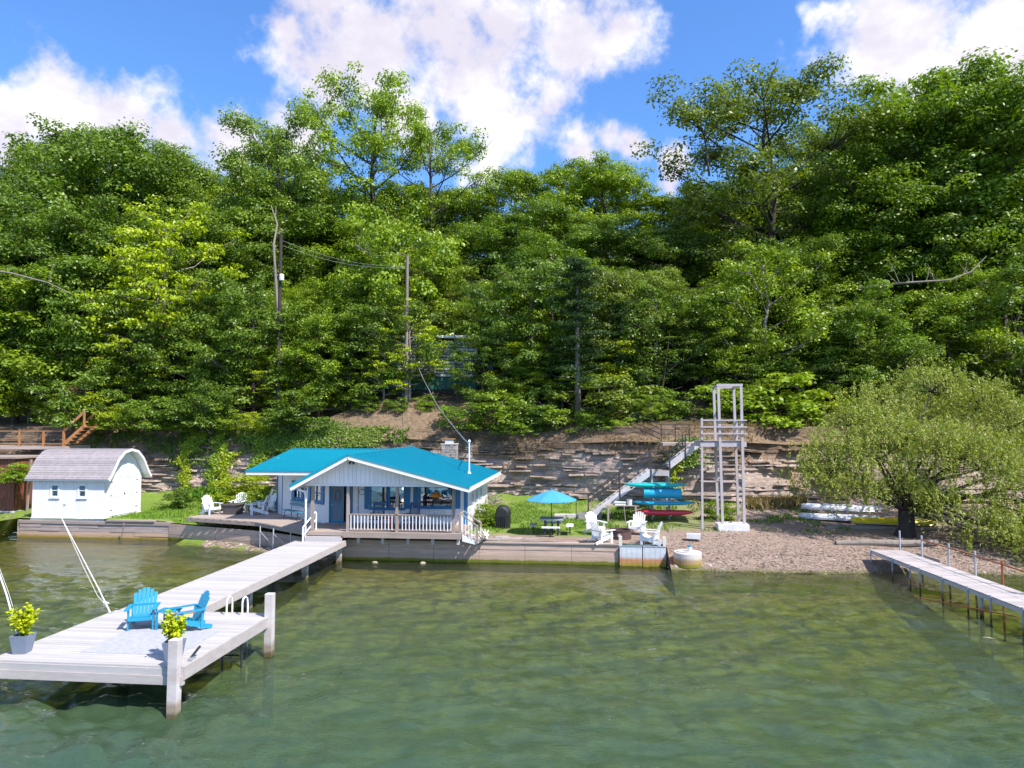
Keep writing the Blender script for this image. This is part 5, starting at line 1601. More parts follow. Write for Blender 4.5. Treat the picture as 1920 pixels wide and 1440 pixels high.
tag(MB(Matrix.Translation((4.9, 34.0, .93)) @ Matrix.Rotation(-.15, 4, 'Z')).box(-.32, .3, -.12, .14, -.1, .12).build('concrete_block', 'pale_concrete'), 'pale concrete block lying on the gravel right of the fire pit', 'block')
tag(MB(Matrix.Translation((-.9, 39.6, 1.05)) @ Matrix.Rotation(.05, 4, 'Z')).box(-.9, .55, -.25, .25, -.1, .14).build('stone_step', 'concrete'), 'long pale step block left of the stair foot', 'step block')
tag(MB(Matrix.Translation((.1, 39.5, 1.05))).box(-.6, .65, -.35, .35, -.1, .24).build('stone_step', 'stone'), 'brown stone step under the foot of the cliff stairs', 'step block')

# ================================================================== WHITE SHED
shd = empty('boat_shed', (-28.3, 38, .95), 'white gambrel-roofed shed with grey shingles and big doors', 'shed')
SX0, SX1, SY0, SY1 = -30.45, -26.2, 36.55, 39.75
MB().box(SX0 - .05, SX1 + .05, SY0 - .04, SY1 + .04, .82, 1.02).build('sill_beam', 'white_paint', shd)
clad_wall(shd, (SX0, SY0), (SX1, SY0), 1.0, 3.26, [(1.1, 1.58, 2.16, 2.82), (2.72, 3.2, 2.16, 2.82)], sp=.2, mat='shed_paint')
MSh, _ = wall_frame((SX0, SY0), (SX1, SY0))
for a in (1.1, 2.72): window(shd, MSh, a - .04, a + .52, 2.1, 2.86, 'white_paint', .1, rails=(2.5,), bars='white_paint')
MB(MSh).box(1.9, 2.02, .02, .05, 1.72, 1.77).build('vent_plate', 'grey_steel', shd)
MB().box(SX0 + .3, SX1 - .3, 37.6, 37.65, 1.0, 3.2).build('room_lining', 'interior', shd)
CYm = (SY0 + SY1) / 2
clad_wall(shd, (SX0, SY1), (SX0, SY0), 1.0, 3.26, [], mat='shed_paint')
MB().box(SX0, SX1, SY1 - .1, SY1, 1.0, 3.26).build('wall', 'shed_paint', shd)
gam = [(SY0, 1.0), (SY1, 1.0), (SY1, 3.22), (SY1 - .55, 4.1), (SY1 - 1.05, 4.5), (CYm, 4.62), (SY0 + 1.05, 4.5), (SY0 + .55, 4.1), (SY0, 3.22)]
gw = MB().prism(gam, 'x', SX1 - .08, SX1 - .02).build('gable_wall', 'shed_paint', shd)
nb = 16
for k in range(nb):
    a = SY0 + (SY1 - SY0) * k / nb + .005; b = SY0 + (SY1 - SY0) * (k + 1) / nb - .005
    zt = lambda yy: float(np.interp(yy, [SY0, SY0 + .55, SY0 + 1.05, CYm, SY1 - 1.05, SY1 - .55, SY1], [3.2, 4.06, 4.46, 4.58, 4.46, 4.06, 3.2]))
    MB().prism([(a, 1.0), (b, 1.0), (b, zt(b)), (a, zt(a))], 'x', SX1 - .017, SX1 + .002).build('siding_board', 'shed_paint', gw)
for y0, y1 in ((SY0 + .35, CYm - .01), (CYm + .01, SY1 - .35)):
    dd = MB().box(SX1 + .005, SX1 + .04, y0, y1, 1.08, 3.25).build('shed_door', 'shed_paint', shd)
    m = MB(); m.box(SX1 + .04, SX1 + .055, y0, y1, 3.15, 3.25); m.box(SX1 + .04, SX1 + .055, y0, y1, 1.08, 1.2); m.box(SX1 + .04, SX1 + .055, y0, y0 + .09, 1.2, 3.15); m.box(SX1 + .04, SX1 + .055, y1 - .09, y1, 1.2, 3.15); m.box(SX1 + .04, SX1 + .054, y0 + .09, y1 - .09, 2.1, 2.2)
    m.build('door_trim', 'white_paint', dd)
    yy = y0 + .12 if y0 < CYm - .5 else y1 - .12
    for z in (1.4, 2.2, 2.95): MB().box(SX1 + .055, SX1 + .068, yy - .1, yy + .1, z - .025, z + .025).build('hinge', 'galvanised', dd)
MB().box(SX1 + .06, SX1 + .09, CYm - .05, CYm + .05, 2.2, 2.26).build('latch', 'dark_metal', shd)
for z, lab in ((3.4, 0), (3.75, 0)): pass
MB().box(SX1, SX1 + .03, CYm - .03, CYm + .03, 3.95, 4.05).build('hook_plate', 'grey_steel', shd)
# gambrel roof, shingle courses as separate strips
OV0, OV1 = SX0 - .3, SX1 + .42
rp = [(SY0 - .28, 3.12), (SY0 - .05, 3.38), (SY0 + .52, 4.22), (SY0 + 1.03, 4.62), (CYm, 4.74)]
rsh = MB()
full = rp + [(2 * CYm - a, b) for a, b in rp[-2::-1]]
inner = [(a + (0.03 if a < CYm else -.03 if a > CYm else 0), b - .09) for a, b in full]
rsh.prism(full + inner[::-1], 'x', OV0, OV1)
roofo = rsh.build('roof', 'white_paint', shd)
def resample(pl, step):
    o_ = [pl[0]]; acc = 0
    for (a0, b0), (a1, b1) in zip(pl[:-1], pl[1:]):
        L_ = math.hypot(a1 - a0, b1 - b0); t = step - acc
        while t < L_:
            o_.append((a0 + (a1 - a0) * t / L_, b0 + (b1 - b0) * t / L_)); t += step
        acc = L_ - (t - step)
    o_.append(pl[-1]); return o_


for side in (0, 1):
    pl = rp if side == 0 else [(2 * CYm - a, b) for a, b in rp]
    rs_ = resample(pl, .15)
    for k in range(len(rs_) - 1):
        (a0, b0), (a1, b1) = rs_[k], rs_[k + 1]
        nn = Vector((b0 - b1, a1 - a0)); nn = nn.normalized() if side == 0 else -nn.normalized()
        if nn.y < 0: nn = -nn
        m = MB(); e = .022
        m.prism([(a0 + nn.x * .002, b0 + nn.y * .002), (a0 + nn.x * e, b0 + nn.y * e), (a1 + nn.x * .008, b1 + nn.y * .008), (a1 + nn.x * .002, b1 + nn.y * .002)], 'x', OV0 + .01, OV1 - .01)
        m.build('shingle_course', 'shingle', roofo)
m = MB()
for k in range(len(full) - 1):
    m.bar((OV1 + .02, full[k][0], full[k][1] - .05), (OV1 + .02, full[k + 1][0], full[k + 1][1] - .05), .04, .14)
m.build('barge_board', 'white_paint', shd)
m = MB()
for k in range(9): m.box(SX0 + .2 + k * .48, SX0 + .25 + k * .48, SY0 - .24, SY0, 3.13, 3.2)
m.build('rafter_tails', 'white_paint', shd)
tag(MB().box(-31.6, -31.0, 37.0, 38.4, .3, .62).build('concrete_slab', 'concrete'), 'grey slab block at the left foot of the shed', 'slab')

# ================================================================== RED BUILDING + UPPER DECK (left edge)
rb = empty('boathouse', (-36.5, 41, .7), 'dark red-brown boarded boathouse cut by the left edge', 'boathouse')
MB().box(-40, -34.55, 40.05, 44.4, .9, 4.05).build('wall', 'red_board', rb)
for k in range(22):
    MB().box(-39.9 + k * .243, -39.67 + k * .243, 40.02, 40.048, .95, 4.05).build('wall_board', 'red_board', rb)
for k in range(16): MB().box(-34.548, -34.52, 40.1 + k * .25, 40.33 + k * .25, .95, 4.05).build('wall_board', 'red_board', rb)
MB().box(-40.2, -34.4, 39.85, 44.5, 4.052, 4.16).build('roof_slab', 'weathered_wood', rb)
MB().box(-40, -34.5, 39.95, 44.4, .3, .9).build('foundation', 'pale_concrete', rb)
ud = empty('upper_deck', (-37, 44, 4.4), 'raised deck with orange wood railing above the red boathouse', 'deck')
MB().box(-42, -33.6, 42.9, 45.2, 4.52, 4.72).build('floor', 'weathered_wood', ud)
for x in (-41.5, -38.5, -36.9, -35.2, -33.8):
    MB().box(x - .06, x + .06, 42.95, 43.07, 4.72, 5.68).build('railing_post', 'orange_wood', ud)
for z in (5.68, 4.85): MB().box(-41.6, -33.7, 42.97, 43.05, z, z + .06).build('rail', 'orange_wood', ud)
m = MB()
for k in range(7):
    m.tube([(-41.6, 42.99, 4.98 + k * .1), (-33.8, 42.99, 4.98 + k * .1)], .006, 4)
m.build('wire_mesh', 'dark_metal', ud)
for dy in (0, 1.1):
    MB().bar((-33.9, 43.1 + dy, 5.7), (-32.6, 43.3 + dy, 7.0), .08, .16).build('stair_rail', 'orange_wood', ud)
    MB().bar((-33.9, 43.1 + dy, 4.8), (-32.5, 43.3 + dy, 6.1), .06, .25).build('stair_stringer', 'orange_wood', ud)
for k in range(6): MB().box(-33.8 + k * .24, -33.5 + k * .24, 43.12, 44.3, 4.85 + k * .22, 4.9 + k * .22).build('stair_tread', 'orange_wood', ud)
MB().box(-32.65, -32.55, 43.2, 43.3, 6.0, 7.0).build('railing_post', 'orange_wood', ud)
MB().bar((-42.5, 42.6, 3.6), (-38.6, 42.6, 5.6), .08, .1).build('ramp_rail', 'orange_wood', ud)
MB().bar((-42.0, 42.6, 2.9), (-38.2, 42.6, 4.5), .1, .3).build('ramp_stringer', 'weathered_wood', ud)
for x in (-34.2, -38.9): MB().box(x - .07, x + .07, 43.0, 43.14, .9, 4.52).build('support_post', 'weathered_post', ud)
tag(MB().bar((-33.9, 40.3, .7), (-33.75, 40.3, 4.0), .1, .1).build('leaning_pole', 'weathered_post'), 'thin grey pole standing between shed and red boathouse', 'pole')
# hut up in the trees
ht = empty('tree_platform', (-36.5, 50, 6.5), 'small dark wooden platform half hidden in the left woods', 'platform')
hx, hy, hz = at_d(140, 745, 49)
MB().box(hx - .9, hx + .9, hy, hy + 1.4, hz - .3, hz - .2).build('floor', 'red_board', ht)
for k in range(4): MB().box(hx - .9, hx + .9, hy, hy + .05, hz - .1 + k * .22, hz + k * .22).build('rail', 'red_board', ht)
for a in (-.85, 0, .85): MB().box(hx + a - .05, hx + a + .05, hy, hy + .1, hz - 2.6, hz + .85).build('post', 'red_board', ht)

# ================================================================== PICNIC TABLE, UMBRELLA, GRILL, FIRE PIT
TX, TY, TZ = -1.68, 33.9, .93
pt = empty('picnic_table', (TX, TY, TZ), 'square grey-topped picnic table with four attached seats', 'picnic table')
MB().box(TX - .55, TX + .55, TY - .55, TY + .55, TZ + .72, TZ + .765).build('tabletop', 'table_grey', pt)
for a, b, w, d in ((-.86, 0, .16, .42), (.86, 0, .16, .42), (0, -.86, .42, .15), (0, .86, .42, .15)):
    s_ = MB().box(TX + a - w, TX + a + w, TY + b - d, TY + b + d, TZ + .42, TZ + .46).build('seat', 'white_plastic' if a > 0 or b < 0 else 'table_grey', pt)
    MB().tube([(TX + a, TY + b, TZ), (TX + a, TY + b, TZ + .42)], .03, 8).build('seat_leg', 'dark_metal', pt)
    MB().bar((TX + a, TY + b, TZ + .1), (TX + a * .3, TY + b * .3, TZ + .1), .04, .04).build('strut', 'dark_metal', pt)
for a, b in ((-.3, -.3), (.3, -.3), (-.3, .3), (.3, .3)): MB().box(TX + a - .04, TX + a + .04, TY + b - .04, TY + b + .04, TZ, TZ + .72).build('leg', 'dark_metal', pt)
um = empty('parasol', (TX, TY, TZ), 'open bright blue parasol standing through the picnic table', 'parasol')
MB().tube([(TX, TY, TZ), (TX, TY, TZ + 2.1)], .022, 8).build('pole', 'dark_metal', um)
cz = TZ + 2.08
for k in range(8):
    a0, a1 = 2 * math.pi * (k + .5) / 8, 2 * math.pi * (k + 1.5) / 8
    m = MB(); RR = 1.24
    rows_ = []
    for t in (0.02, .35, .7, 1.0):
        z = cz - .47 * t ** 1.25
        am = (a0 + a1) / 2
        sag = .05 * t
        rows_.append([(TX + RR * t * math.cos(a), TY + RR * t * math.sin(a), z - (sag if i == 1 else 0) * 1.0) for i, a in enumerate((a0, am, a1))])
        rows_[-1][1] = (TX + RR * t * .94 * math.cos(am), TY + RR * t * .94 * math.sin(am), z - sag * .3)
    vs = [p for r_ in rows_ for p in r_]
    fs = []
    for i in range(3):
        for j in range(2): fs.append((i * 3 + j, i * 3 + j + 1, i * 3 + j + 4, i * 3 + j + 3))
    vs2 = [(p[0], p[1], p[2] - .008) for p in vs]
    nv = len(vs)
    m.add(vs + vs2, fs + [tuple(nv + q for q in f[::-1]) for f in fs])
    m.build('canopy_panel', 'umbrella_cloth', um)
    MB().tube([(TX, TY, cz - .03), (TX + RR * .98 * math.cos(a0), TY + RR * .98 * math.sin(a0), cz - .49)], .008, 5).build('rib', 'dark_metal', um)
MB().lathe([(.04, 0), (.05, .03), (.0, .08)], 8, (TX, TY, cz)).build('finial', 'umbrella_cloth', um)

gr = empty('covered_grill', (-4.2, 35.7, .93), 'barbecue grill under a black fabric cover on the lawn', 'grill')
rg = np.random.default_rng(6)
prof_g = [(-.36, 0), (-.37, .35), (-.38, .75), (-.33, .98), (-.18, 1.14), (.05, 1.17), (.24, 1.1), (.35, .92), (.38, .7), (.36, .3), (.35, 0)]
m = MB(Matrix.Translation((-4.2, 35.7, .93)) @ Matrix.Rotation(R(-8), 4, 'Z'))
ny = 7; vs = []; fs = []
for j in range(ny):
    yy = -.3 + .6 * j / (ny - 1); sq = 1 - .22 * (abs(j - 3) / 3) ** 2
    for i_, (a, b) in enumerate(prof_g):
        w = 1 + .05 * math.sin(i_ * 2.1 + j * 3.3)
        vs.append((a * sq * w, yy, b * (1 - .14 * (abs(j - 3) / 3) ** 2)))
np_ = len(prof_g)
for j in range(ny - 1):
    for i_ in range(np_ - 1): fs.append((j * np_ + i_, j * np_ + i_ + 1, (j + 1) * np_ + i_ + 1, (j + 1) * np_ + i_))
fs.append(tuple(range(np_))); fs.append(tuple((ny - 1) * np_ + k for k in range(np_)))
m.add(vs, fs); m.build('cover', 'black_cover', gr)
m = MB(Matrix.Translation((-4.2, 35.7, .93)) @ Matrix.Rotation(R(-8), 4, 'Z'))
for k in range(6): m.bar((-.3 + k * .1, -.32, .02), (-.26 + k * .09, -.325, .55 + .05 * (k % 2)), .03, .03)
m.box(-.3, .2, -.34, -.3, .6, .66); m.build('cover_fold', 'black_cover', gr)

fp = empty('fire_pit', (1.48, 33.1, .9), 'round rusty iron fire pit ringed by white chairs', 'fire pit')
MB().lathe([(.50, 0), (.50, .38), (.53, .40), (.53, .43), (.46, .43), (.46, .15), (.05, .12)], 28, (1.48, 33.1, .9)).build('ring', 'rusty_iron', fp)
m = MB(); m.lathe([(.06, 0), (.09, .01), (.09, .03), (.0, .035)], 12); m2 = MB(Matrix.Translation((1.42, 32.58, 1.12)) @ Matrix.Rotation(R(90), 4, 'X')); m2.lathe([(.0, 0), (.08, .0), (.08, .02), (.0, .02)], 10); m2.build('emblem', 'stone', fp)
tag(MB(Matrix.Translation((.0, 31.75, .93)) @ Matrix.Rotation(.1, 4, 'Z')).box(-.35, .3, -.1, .1, -.05, .04).build('plank', 'dark_bark'), 'dark flat board on the ground behind the seawall by the front left chair', 'board')

# ================================================================== CLIFF STAIRS
cs = empty('cliff_stairs', (0.1, 39.5, .95), 'grey wooden stairs climbing the cliff to the tower platform', 'stairs')
YF, YB = 39.1, 40.1


def flight(x0, z0, x1, z1, n):
    for yy in (YF, YB):
        MB().bar((x0, yy, z0), (x1, yy, z1), .05, .32).build('stringer', 'stair_paint', cs)
    for k in range(n):
        t = (k + .5) / n; x = x0 + (x1 - x0) * t; z = z0 + (z1 - z0) * t
        MB().box(x - .14, x + .14, YF + .03, YB - .03, z + .03, z + .07).build('tread', 'weathered_wood', cs)


flight(0.25, 1.22, 3.42, 3.58, 13)
flight(4.35, 3.86, 6.0, 5.12, 7)
MB().box(3.4, 4.42, YF - .05, YB + .1, 3.36, 3.62).build('landing', 'tower_paint', cs)
for k in range(7): MB().box(3.4, 4.42, YF - .05 + k * .165, YF + .1 + k * .165, 3.622, 3.65).build('landing_board', 'weathered_wood', cs)
for x in (3.46, 4.36):
    for yy in (YF - .08, YB + .1):
        MB().box(x - .045, x + .045, yy - .045, yy + .045, .9, 3.36).build('landing_post', 'tower_paint', cs)
for yy in (YF - .02, YB + .02):
    for a, b in (((.02, 1.25), (3.4, 3.66)), ((4.42, 3.66), (5.3, 4.3))):
        for h_ in (.95, .62):
            MB().bar((a[0], yy, a[1] + h_), (b[0], yy, b[1] + h_ + .05), .05, .065).build('handrail', 'dark_rail', cs)
    for x, z in ((.05, .95), (1.75, 2.1), (3.42, 3.3), (4.42, 3.3), (5.25, 4.2)):
        MB().box(x - .035, x + .035, yy - .03, yy + .03, z, z + (1.35 if x < 3 else 1.38)).build('railing_post', 'dark_rail', cs)
for h_ in (.98, .65, .3): MB().box(3.42, 4.42, YF - .04, YF - .0, 3.65 + h_, 3.69 + h_).build('landing_rail', 'dark_rail', cs)
m = MB(); m.tube([(.05, 38.95, 2.2), (-.55, 38.95, 2.2), (-.6, 38.95, 2.1), (-.6, 38.95, 1.0)], .02, 6); m.build('end_loop', 'dark_rail', cs)
# upper dark landing and railings leading into the woods
ul = empty('upper_stair_landing', (5.4, 41.5, 5.0), 'dark upper stair landing with railings at the cliff edge', 'stair landing')
MB().box(4.2, 6.0, 40.3, 42.2, 4.95, 5.1).build('floor', 'weathered_wood', ul)
for x in (4.3, 5.1, 5.9):
    MB().box(x - .03, x + .03, 42.1, 42.16, 5.1, 6.1).build('railing_post', 'dark_rail', ul)
for z in (5.5, 5.8, 6.1): MB().box(4.2, 6.0, 42.1, 42.15, z, z + .04).build('rail', 'dark_rail', ul)
for k in range(4): MB().bar((4.2, 42.2 + .02 * k, 5.3 + .3 * k), (2.6, 43.5, 6.1 + .28 * k), .03, .04).build('rail', 'dark_rail', ul)

# ------------------------------------------------------------------ paddle boards on the landing posts
def board(name, x0, x1, y, z, w, th, mat, label, cat, deck=None, rock=.1, group='paddle boards and float racked under the stair landing'):
    root = empty(name, ((x0 + x1) / 2, y, z), label, cat, group)
    n = 22; m = MB(); vs = []; fs = []
    prof_ = [(-1, 0), (-.8, .8), (0, 1), (.8, .8), (1, 0), (.8, -.8), (0, -1), (-.8, -.8)]
    for i in range(n + 1):
        t = i / n; x = x0 + (x1 - x0) * t
        ww = w / 2 * max(.02, (1 - abs(2 * t - 1) ** 3.2) ** .6); hh = th / 2 * (.25 + .75 * (1 - abs(2 * t - 1) ** 6))
        zz = z + rock * max(0, 2 * t - 1) ** 3 * .6 + rock * max(0, 1 - 2 * t) ** 4 * .5
        vs += [(x, y + a * ww, zz + b * hh) for a, b in prof_]
    for i in range(n):
        for k in range(8): fs.append((i * 8 + k, i * 8 + (k + 1) % 8, (i + 1) * 8 + (k + 1) % 8, (i + 1) * 8 + k))
    fs += [tuple(range(8)), tuple(n * 8 + k for k in range(8))]
    m.add(vs, fs); m.build('hull', mat, root, smooth=True)
    if deck:
        L = x1 - x0
        MB().box(x0 + L * .3, x1 - L * .25, y - w * .3, y + w * .3, z + th / 2 - .004, z + th / 2 + .012).build('deck_pad', deck, root)
    m = MB(); m.add([(x0 + .3, y, z - th * .45), (x0 + .5, y, z - th * .45), (x0 + .34, y, z - th * .45 - .14), (x0 + .3, y + .015, z - th * .45), (x0 + .5, y + .015, z - th * .45), (x0 + .34, y + .015, z - th * .45 - .14)], [(0, 1, 2), (3, 5, 4), (0, 3, 4, 1), (1, 4, 5, 2), (2, 5, 3, 0)])
    m.build('fin', 'dark_metal', root)
    return root


board('paddle_board', 1.96, 5.18, 38.6, 2.90, .78, .22, 'sup_teal', 'teal paddle board on the top rack arm', 'paddle board', 'sup_deck')
board('paddle_board', 2.43, 5.6, 38.6, 1.96, .76, .22, 'sup_blue', 'blue and white paddle board on the third rack arm', 'paddle board', 'white_plastic')
board('kayak', 2.47, 5.55, 38.6, 1.46, .62, .28, 'kayak_red', 'red kayak hull on the lowest rack arm', 'kayak', None, rock=.06)
fm = empty('rolled_float_mat', (3.95, 38.55, 2.3), 'thick rolled sky-blue floating mat strapped on the rack', 'float mat')
m = MB(); m.tube([(2.98, 38.5, 2.50), (4.92, 38.5, 2.48)], .26, 20); m.build('roll', 'mat_blue', fm, smooth=False)
m = MB(); m.add([], []); m.box(3.6, 5.0, 38.3, 38.75, 2.235, 2.265); m.build('loose_edge', 'mat_blue', fm)
for x in (3.72, 4.86): MB().tube([(x, 38.5, 2.49), (x + .03, 38.5, 2.49)], .266, 20).build('strap', 'sup_blue', fm)
for k, z in enumerate((2.80, 2.20, 1.86, 1.33)):
    for x in (3.46, 4.36):
        MB().bar((x, 39.0, z), (x, 38.2, z + .01), .045, .05).build('rack_arm', 'galvanised', cs)
bn_ = empty('work_bench', (1.8, 38.7, .95), 'low grey plank bench under the stairs carrying tub and bucket', 'bench')
for k in range(3): MB().box(.95, 2.75, 38.4 + k * .2, 38.58 + k * .2, 1.79, 1.83).build('plank', 'weathered_wood', bn_)
for x in (1.1, 2.55):
    for yy in (38.45, 38.9): MB().box(x - .05, x + .05, yy - .05, yy + .05, .95, 1.79).build('leg', 'weathered_post', bn_)
tb = empty('plastic_tub', (1.75, 38.65, 1.83), 'pale grey plastic tub on the bench under the stairs', 'tub')
MB().box(1.47, 2.03, 38.5, 38.85, 1.83, 1.97).build('body', 'canoe_white', tb); MB().box(1.44, 2.06, 38.47, 38.88, 1.972, 2.0).build('lid', 'white_plastic', tb)
bk = empty('bucket', (2.24, 38.65, 1.83), 'white bucket on the bench next to the tub', 'bucket')
MB().lathe([(.12, 0), (.15, .30), (.16, .31), (.14, .31), (.11, .02)], 18, (2.24, 38.65, 1.83)).build('body', 'canoe_white', bk)
m = MB(); m.tube([(2.24 + .16 * math.cos(t), 38.55, 2.12 - .1 * math.sin(t)) for t in np.linspace(0, 3.14, 9)], .006, 4); m.build('handle', 'dark_metal', bk)
tag(MB().tube([(2.0, 38.2, .95), (1.92, 38.35, 1.85)], .02, 6).build('pole', 'weathered_post'), 'thin stick leaning on the front of the plank bench', 'stick')

# ================================================================== TOWER
tw_ = empty('lookout_tower', (6.9, 37.2, .95), 'tall grey steel-post lookout platform with open top frame', 'tower')
for (x0, x1, y0, z0, z1) in ((6.62, 6.52, 36.25, 1.2, 8.0), (7.66, 7.62, 36.25, 1.2, 8.0), (6.76, 6.66, 38.3, 1.0, 8.0), (7.80, 7.68, 38.3, 1.0, 8.0)):
    MB().bar((x0, y0, z0), (x1, y0, z1), .125, .125).build('corner_post', 'tower_paint', tw_)
MB().bar((5.66, 36.38, .9), (5.72, 36.38, 6.42), .10, .10).build('railing_post', 'tower_paint', tw_)
m = MB(); m.box(6.44, 7.70, 36.18, 36.32, 8.0, 8.12); m.box(6.58, 7.78, 38.23, 38.37, 8.0, 8.12); m.bar((6.53, 36.32, 8.06), (6.66, 38.23, 8.06), .1, .1); m.bar((7.62, 36.32, 8.06), (7.68, 38.23, 8.06), .1, .1); m.build('top_frame', 'tower_paint', tw_)
MB().box(5.62, 7.86, 36.32, 36.40, 5.0, 5.25).build('platform_beam', 'tower_paint', tw_)
MB().box(5.62, 7.86, 38.4, 38.48, 5.0, 5.25).build('platform_beam', 'tower_paint', tw_)
MB().box(5.62, 5.7, 36.4, 38.4, 5.0, 5.25).build('platform_beam', 'tower_paint', tw_)
MB().box(7.78, 7.86, 36.4, 38.4, 5.0, 5.25).build('platform_beam', 'tower_paint', tw_)
for k in range(14): MB().box(5.62, 7.86, 36.33 + k * .154, 36.33 + k * .154 + .146, 5.253, 5.29).build('deck_board', 'weathered_wood', tw_)
for z in (5.62, 5.95, 6.28):
    MB().box(5.62, 7.86, 36.12, 36.17, z, z + .07).build('rail', 'tower_paint', tw_)
    MB().box(7.80, 7.86, 36.2, 38.3, z, z + .07).build('rail', 'tower_paint', tw_)
MB().box(7.72, 7.84, 38.2, 38.3, 5.29, 6.3).build('railing_post', 'tower_paint', tw_)
MB().box(5.62, 7.84, 36.32, 36.38, 3.25, 3.31).build('cross_bar', 'tower_paint', tw_)
MB().box(6.36, 7.84, 35.95, 36.75, .85, 1.22).build('footing', 'pale_concrete', tw_)
MB().box(6.6, 8.0, 38.05, 38.55, .85, 1.05).build('footing', 'pale_concrete', tw_)

# ================================================================== CANOES, KAYAK, RACK, LOG (right)
def hull(name, a, b, w, h, mat, label, cat, flip=True, group=None):
    a = Vector(a); b = Vector(b); root = empty(name, tuple((a + b) / 2), label, cat, group)
    d = (b - a).normalized(); s = Vector((-d.y, d.x, 0)); n = 20; vs = []; fs = []; K = 9
    for i in range(n + 1):
        t = i / n; ww = w / 2 * max(.03, math.sin(math.pi * t) ** .55); hh = h * (1 + .35 * abs(2 * t - 1) ** 4) * (.55 + .45 * math.sin(math.pi * t) ** .4)
        p = a.lerp(b, t)
        for k in range(K):
            an = math.pi * k / (K - 1)
            vs.append(p + s * (math.cos(an) * ww) + Vector((0, 0, math.sin(an) * hh)))
    for i in range(n):
        for k in range(K - 1): fs.append((i * K + k, i * K + k + 1, (i + 1) * K + k + 1, (i + 1) * K + k))
        fs.append((i * K, (i + 1) * K, (i + 1) * K + K - 1, i * K + K - 1))
    fs += [tuple(range(K)), tuple(n * K + k for k in range(K))]
    m = MB(); m.add(vs, fs); m.build('hull', mat, root, smooth=True)
    m = MB(); m.bar(a + Vector((0, 0, .0)) + s * 0, b, .03, .03); m.build('keel_line', 'dark_metal', root)
    m = MB(); m.tube([a.lerp(b, t) + s * (w / 2 * max(.03, math.sin(math.pi * t) ** .55)) for t in np.linspace(0, 1, 14)], .02, 5); m.tube([a.lerp(b, t) - s * (w / 2 * max(.03, math.sin(math.pi * t) ** .55)) for t in np.linspace(0, 1, 14)], .02, 5); m.build('gunwale', 'galvanised', root)
    return root


hull('canoe', (11.3, 40.0, 1.12), (15.0, 38.7, 1.15), .8, .28, 'canoe_white', 'upturned white canoe lying nearest the tower', 'canoe', group='upturned white boats')
hull('canoe', (11.9, 41.6, 1.45), (15.8, 40.7, 1.42), .8, .30, 'canoe_white', 'second white canoe lying behind the nearest one', 'canoe', group='upturned white boats')
hull('kayak', (13.35, 38.1, 1.12), (17.3, 37.7, 1.12), .75, .30, 'kayak_yellow', 'upturned yellow kayak behind the willow trunk', 'kayak')
rk = empty('timber_rack', (15, 37.4, .95), 'low long timber beam rack in front of the yellow kayak', 'timber rack')
MB().bar((11.9, 37.3, 1.0), (18.0, 36.9, 1.02), .14, .12).build('beam', 'weathered_wood', rk)
MB().bar((12.0, 38.0, .98), (18.0, 37.9, 1.0), .14, .12).build('beam', 'weathered_wood', rk)
for x in (12.3, 14.2, 16.1, 17.8): MB().box(x - .1, x + .1, 37.1, 37.9, .85, .94).build('sleeper', 'weathered_wood', rk)
tag(MB().tube([(11.2, 34.0, .72), (12.6, 34.05, .76), (14.0, 33.95, .76), (15.6, 34.1, .8)], [.13, .15, .16, .13], 10).build('driftwood_log', 'pale_bark'), 'long pale driftwood log lying along the beach before the willow', 'log')

# ================================================================== MAIN PIER
pier = empty('pier', (-11, 22, 0), 'long whitewashed pier running from the porch out to a square head', 'pier')
DZ = .97
PX0, PX1, PY0, PY1 = -12.85, -8.45, 14.42, 18.62
WX0, WX1 = -12.75, -10.68
n = 29; st = (PY1 - PY0) / n
for k in range(n):
    MB().box(PX0, PX1, PY0 + k * st + .005, PY0 + (k + 1) * st - .005, DZ - .035, DZ).build('deck_board', 'dock_board', pier)
n = 83; st = (30.55 - PY1) / n
for k in range(n):
    MB().box(WX0, WX1, PY1 + k * st + .005, PY1 + (k + 1) * st - .005, DZ - .035, DZ).build('deck_board', 'dock_board', pier)
MB().box(PX0, PX1, PY0 - .03, PY0 + .03, DZ - .17, DZ - .037).build('fascia', 'dock_board', pier)
MB().box(PX0 - .03, PX1 + .03, PY0 - .06, PY0 + .04, DZ - .36, DZ - .175).build('beam', 'dock_beam', pier)
MB().box(PX1 - .02, PX1 + .05, PY0 - .02, PY1 + .1, DZ - .26, DZ + .012).build('beam', 'dock_beam', pier)
MB().box(WX1, PX1, PY1 + .0, PY1 + .07, DZ - .24, DZ + .01).build('beam', 'dock_beam', pier)
MB().box(PX0 - .04, PX0 - .0, PY0, PY1, DZ - .24, DZ + .005).build('beam', 'dock_beam', pier)
MB().box(WX1 - .02, WX1 + .06, PY1 + .1, 30.9, DZ - .24, DZ + .01).build('beam', 'dock_beam', pier)
MB().box(WX0 - .06, WX0 + .02, PY1 + .0, 30.5, DZ - .24, DZ + .01).build('beam', 'dock_beam', pier)
for y in (15.6, 17.1): MB().box(PX0, PX1 - .03, y - .05, y + .05, DZ - .28, DZ - .04).build('joist', 'dock_beam', pier)
for (x, y, z1) in ((-8.58, 14.34, 1.55), (-8.40, 18.42, 1.56), (-12.78, 14.3, 1.5)):
    MB().box(x - .1, x + .1, y - .1, y + .1, -2.6, z1).build('post', 'dock_post', pier)
    MB().box(x - .102, x + .102, y - .102, y + .102, z1, z1 + .012).build('post_cap', 'pale_concrete', pier)
for (x, y) in ((-11.12, 22.75), (-11.12, 27.5), (-10.95, 30.9), (-12.5, 22.75), (-12.5, 27.5), (-12.6, 18.6)):
    MB().box(x - .1, x + .1, y - .1, y + .1, -2.2, DZ - .04).build('post', 'dock_post', pier)
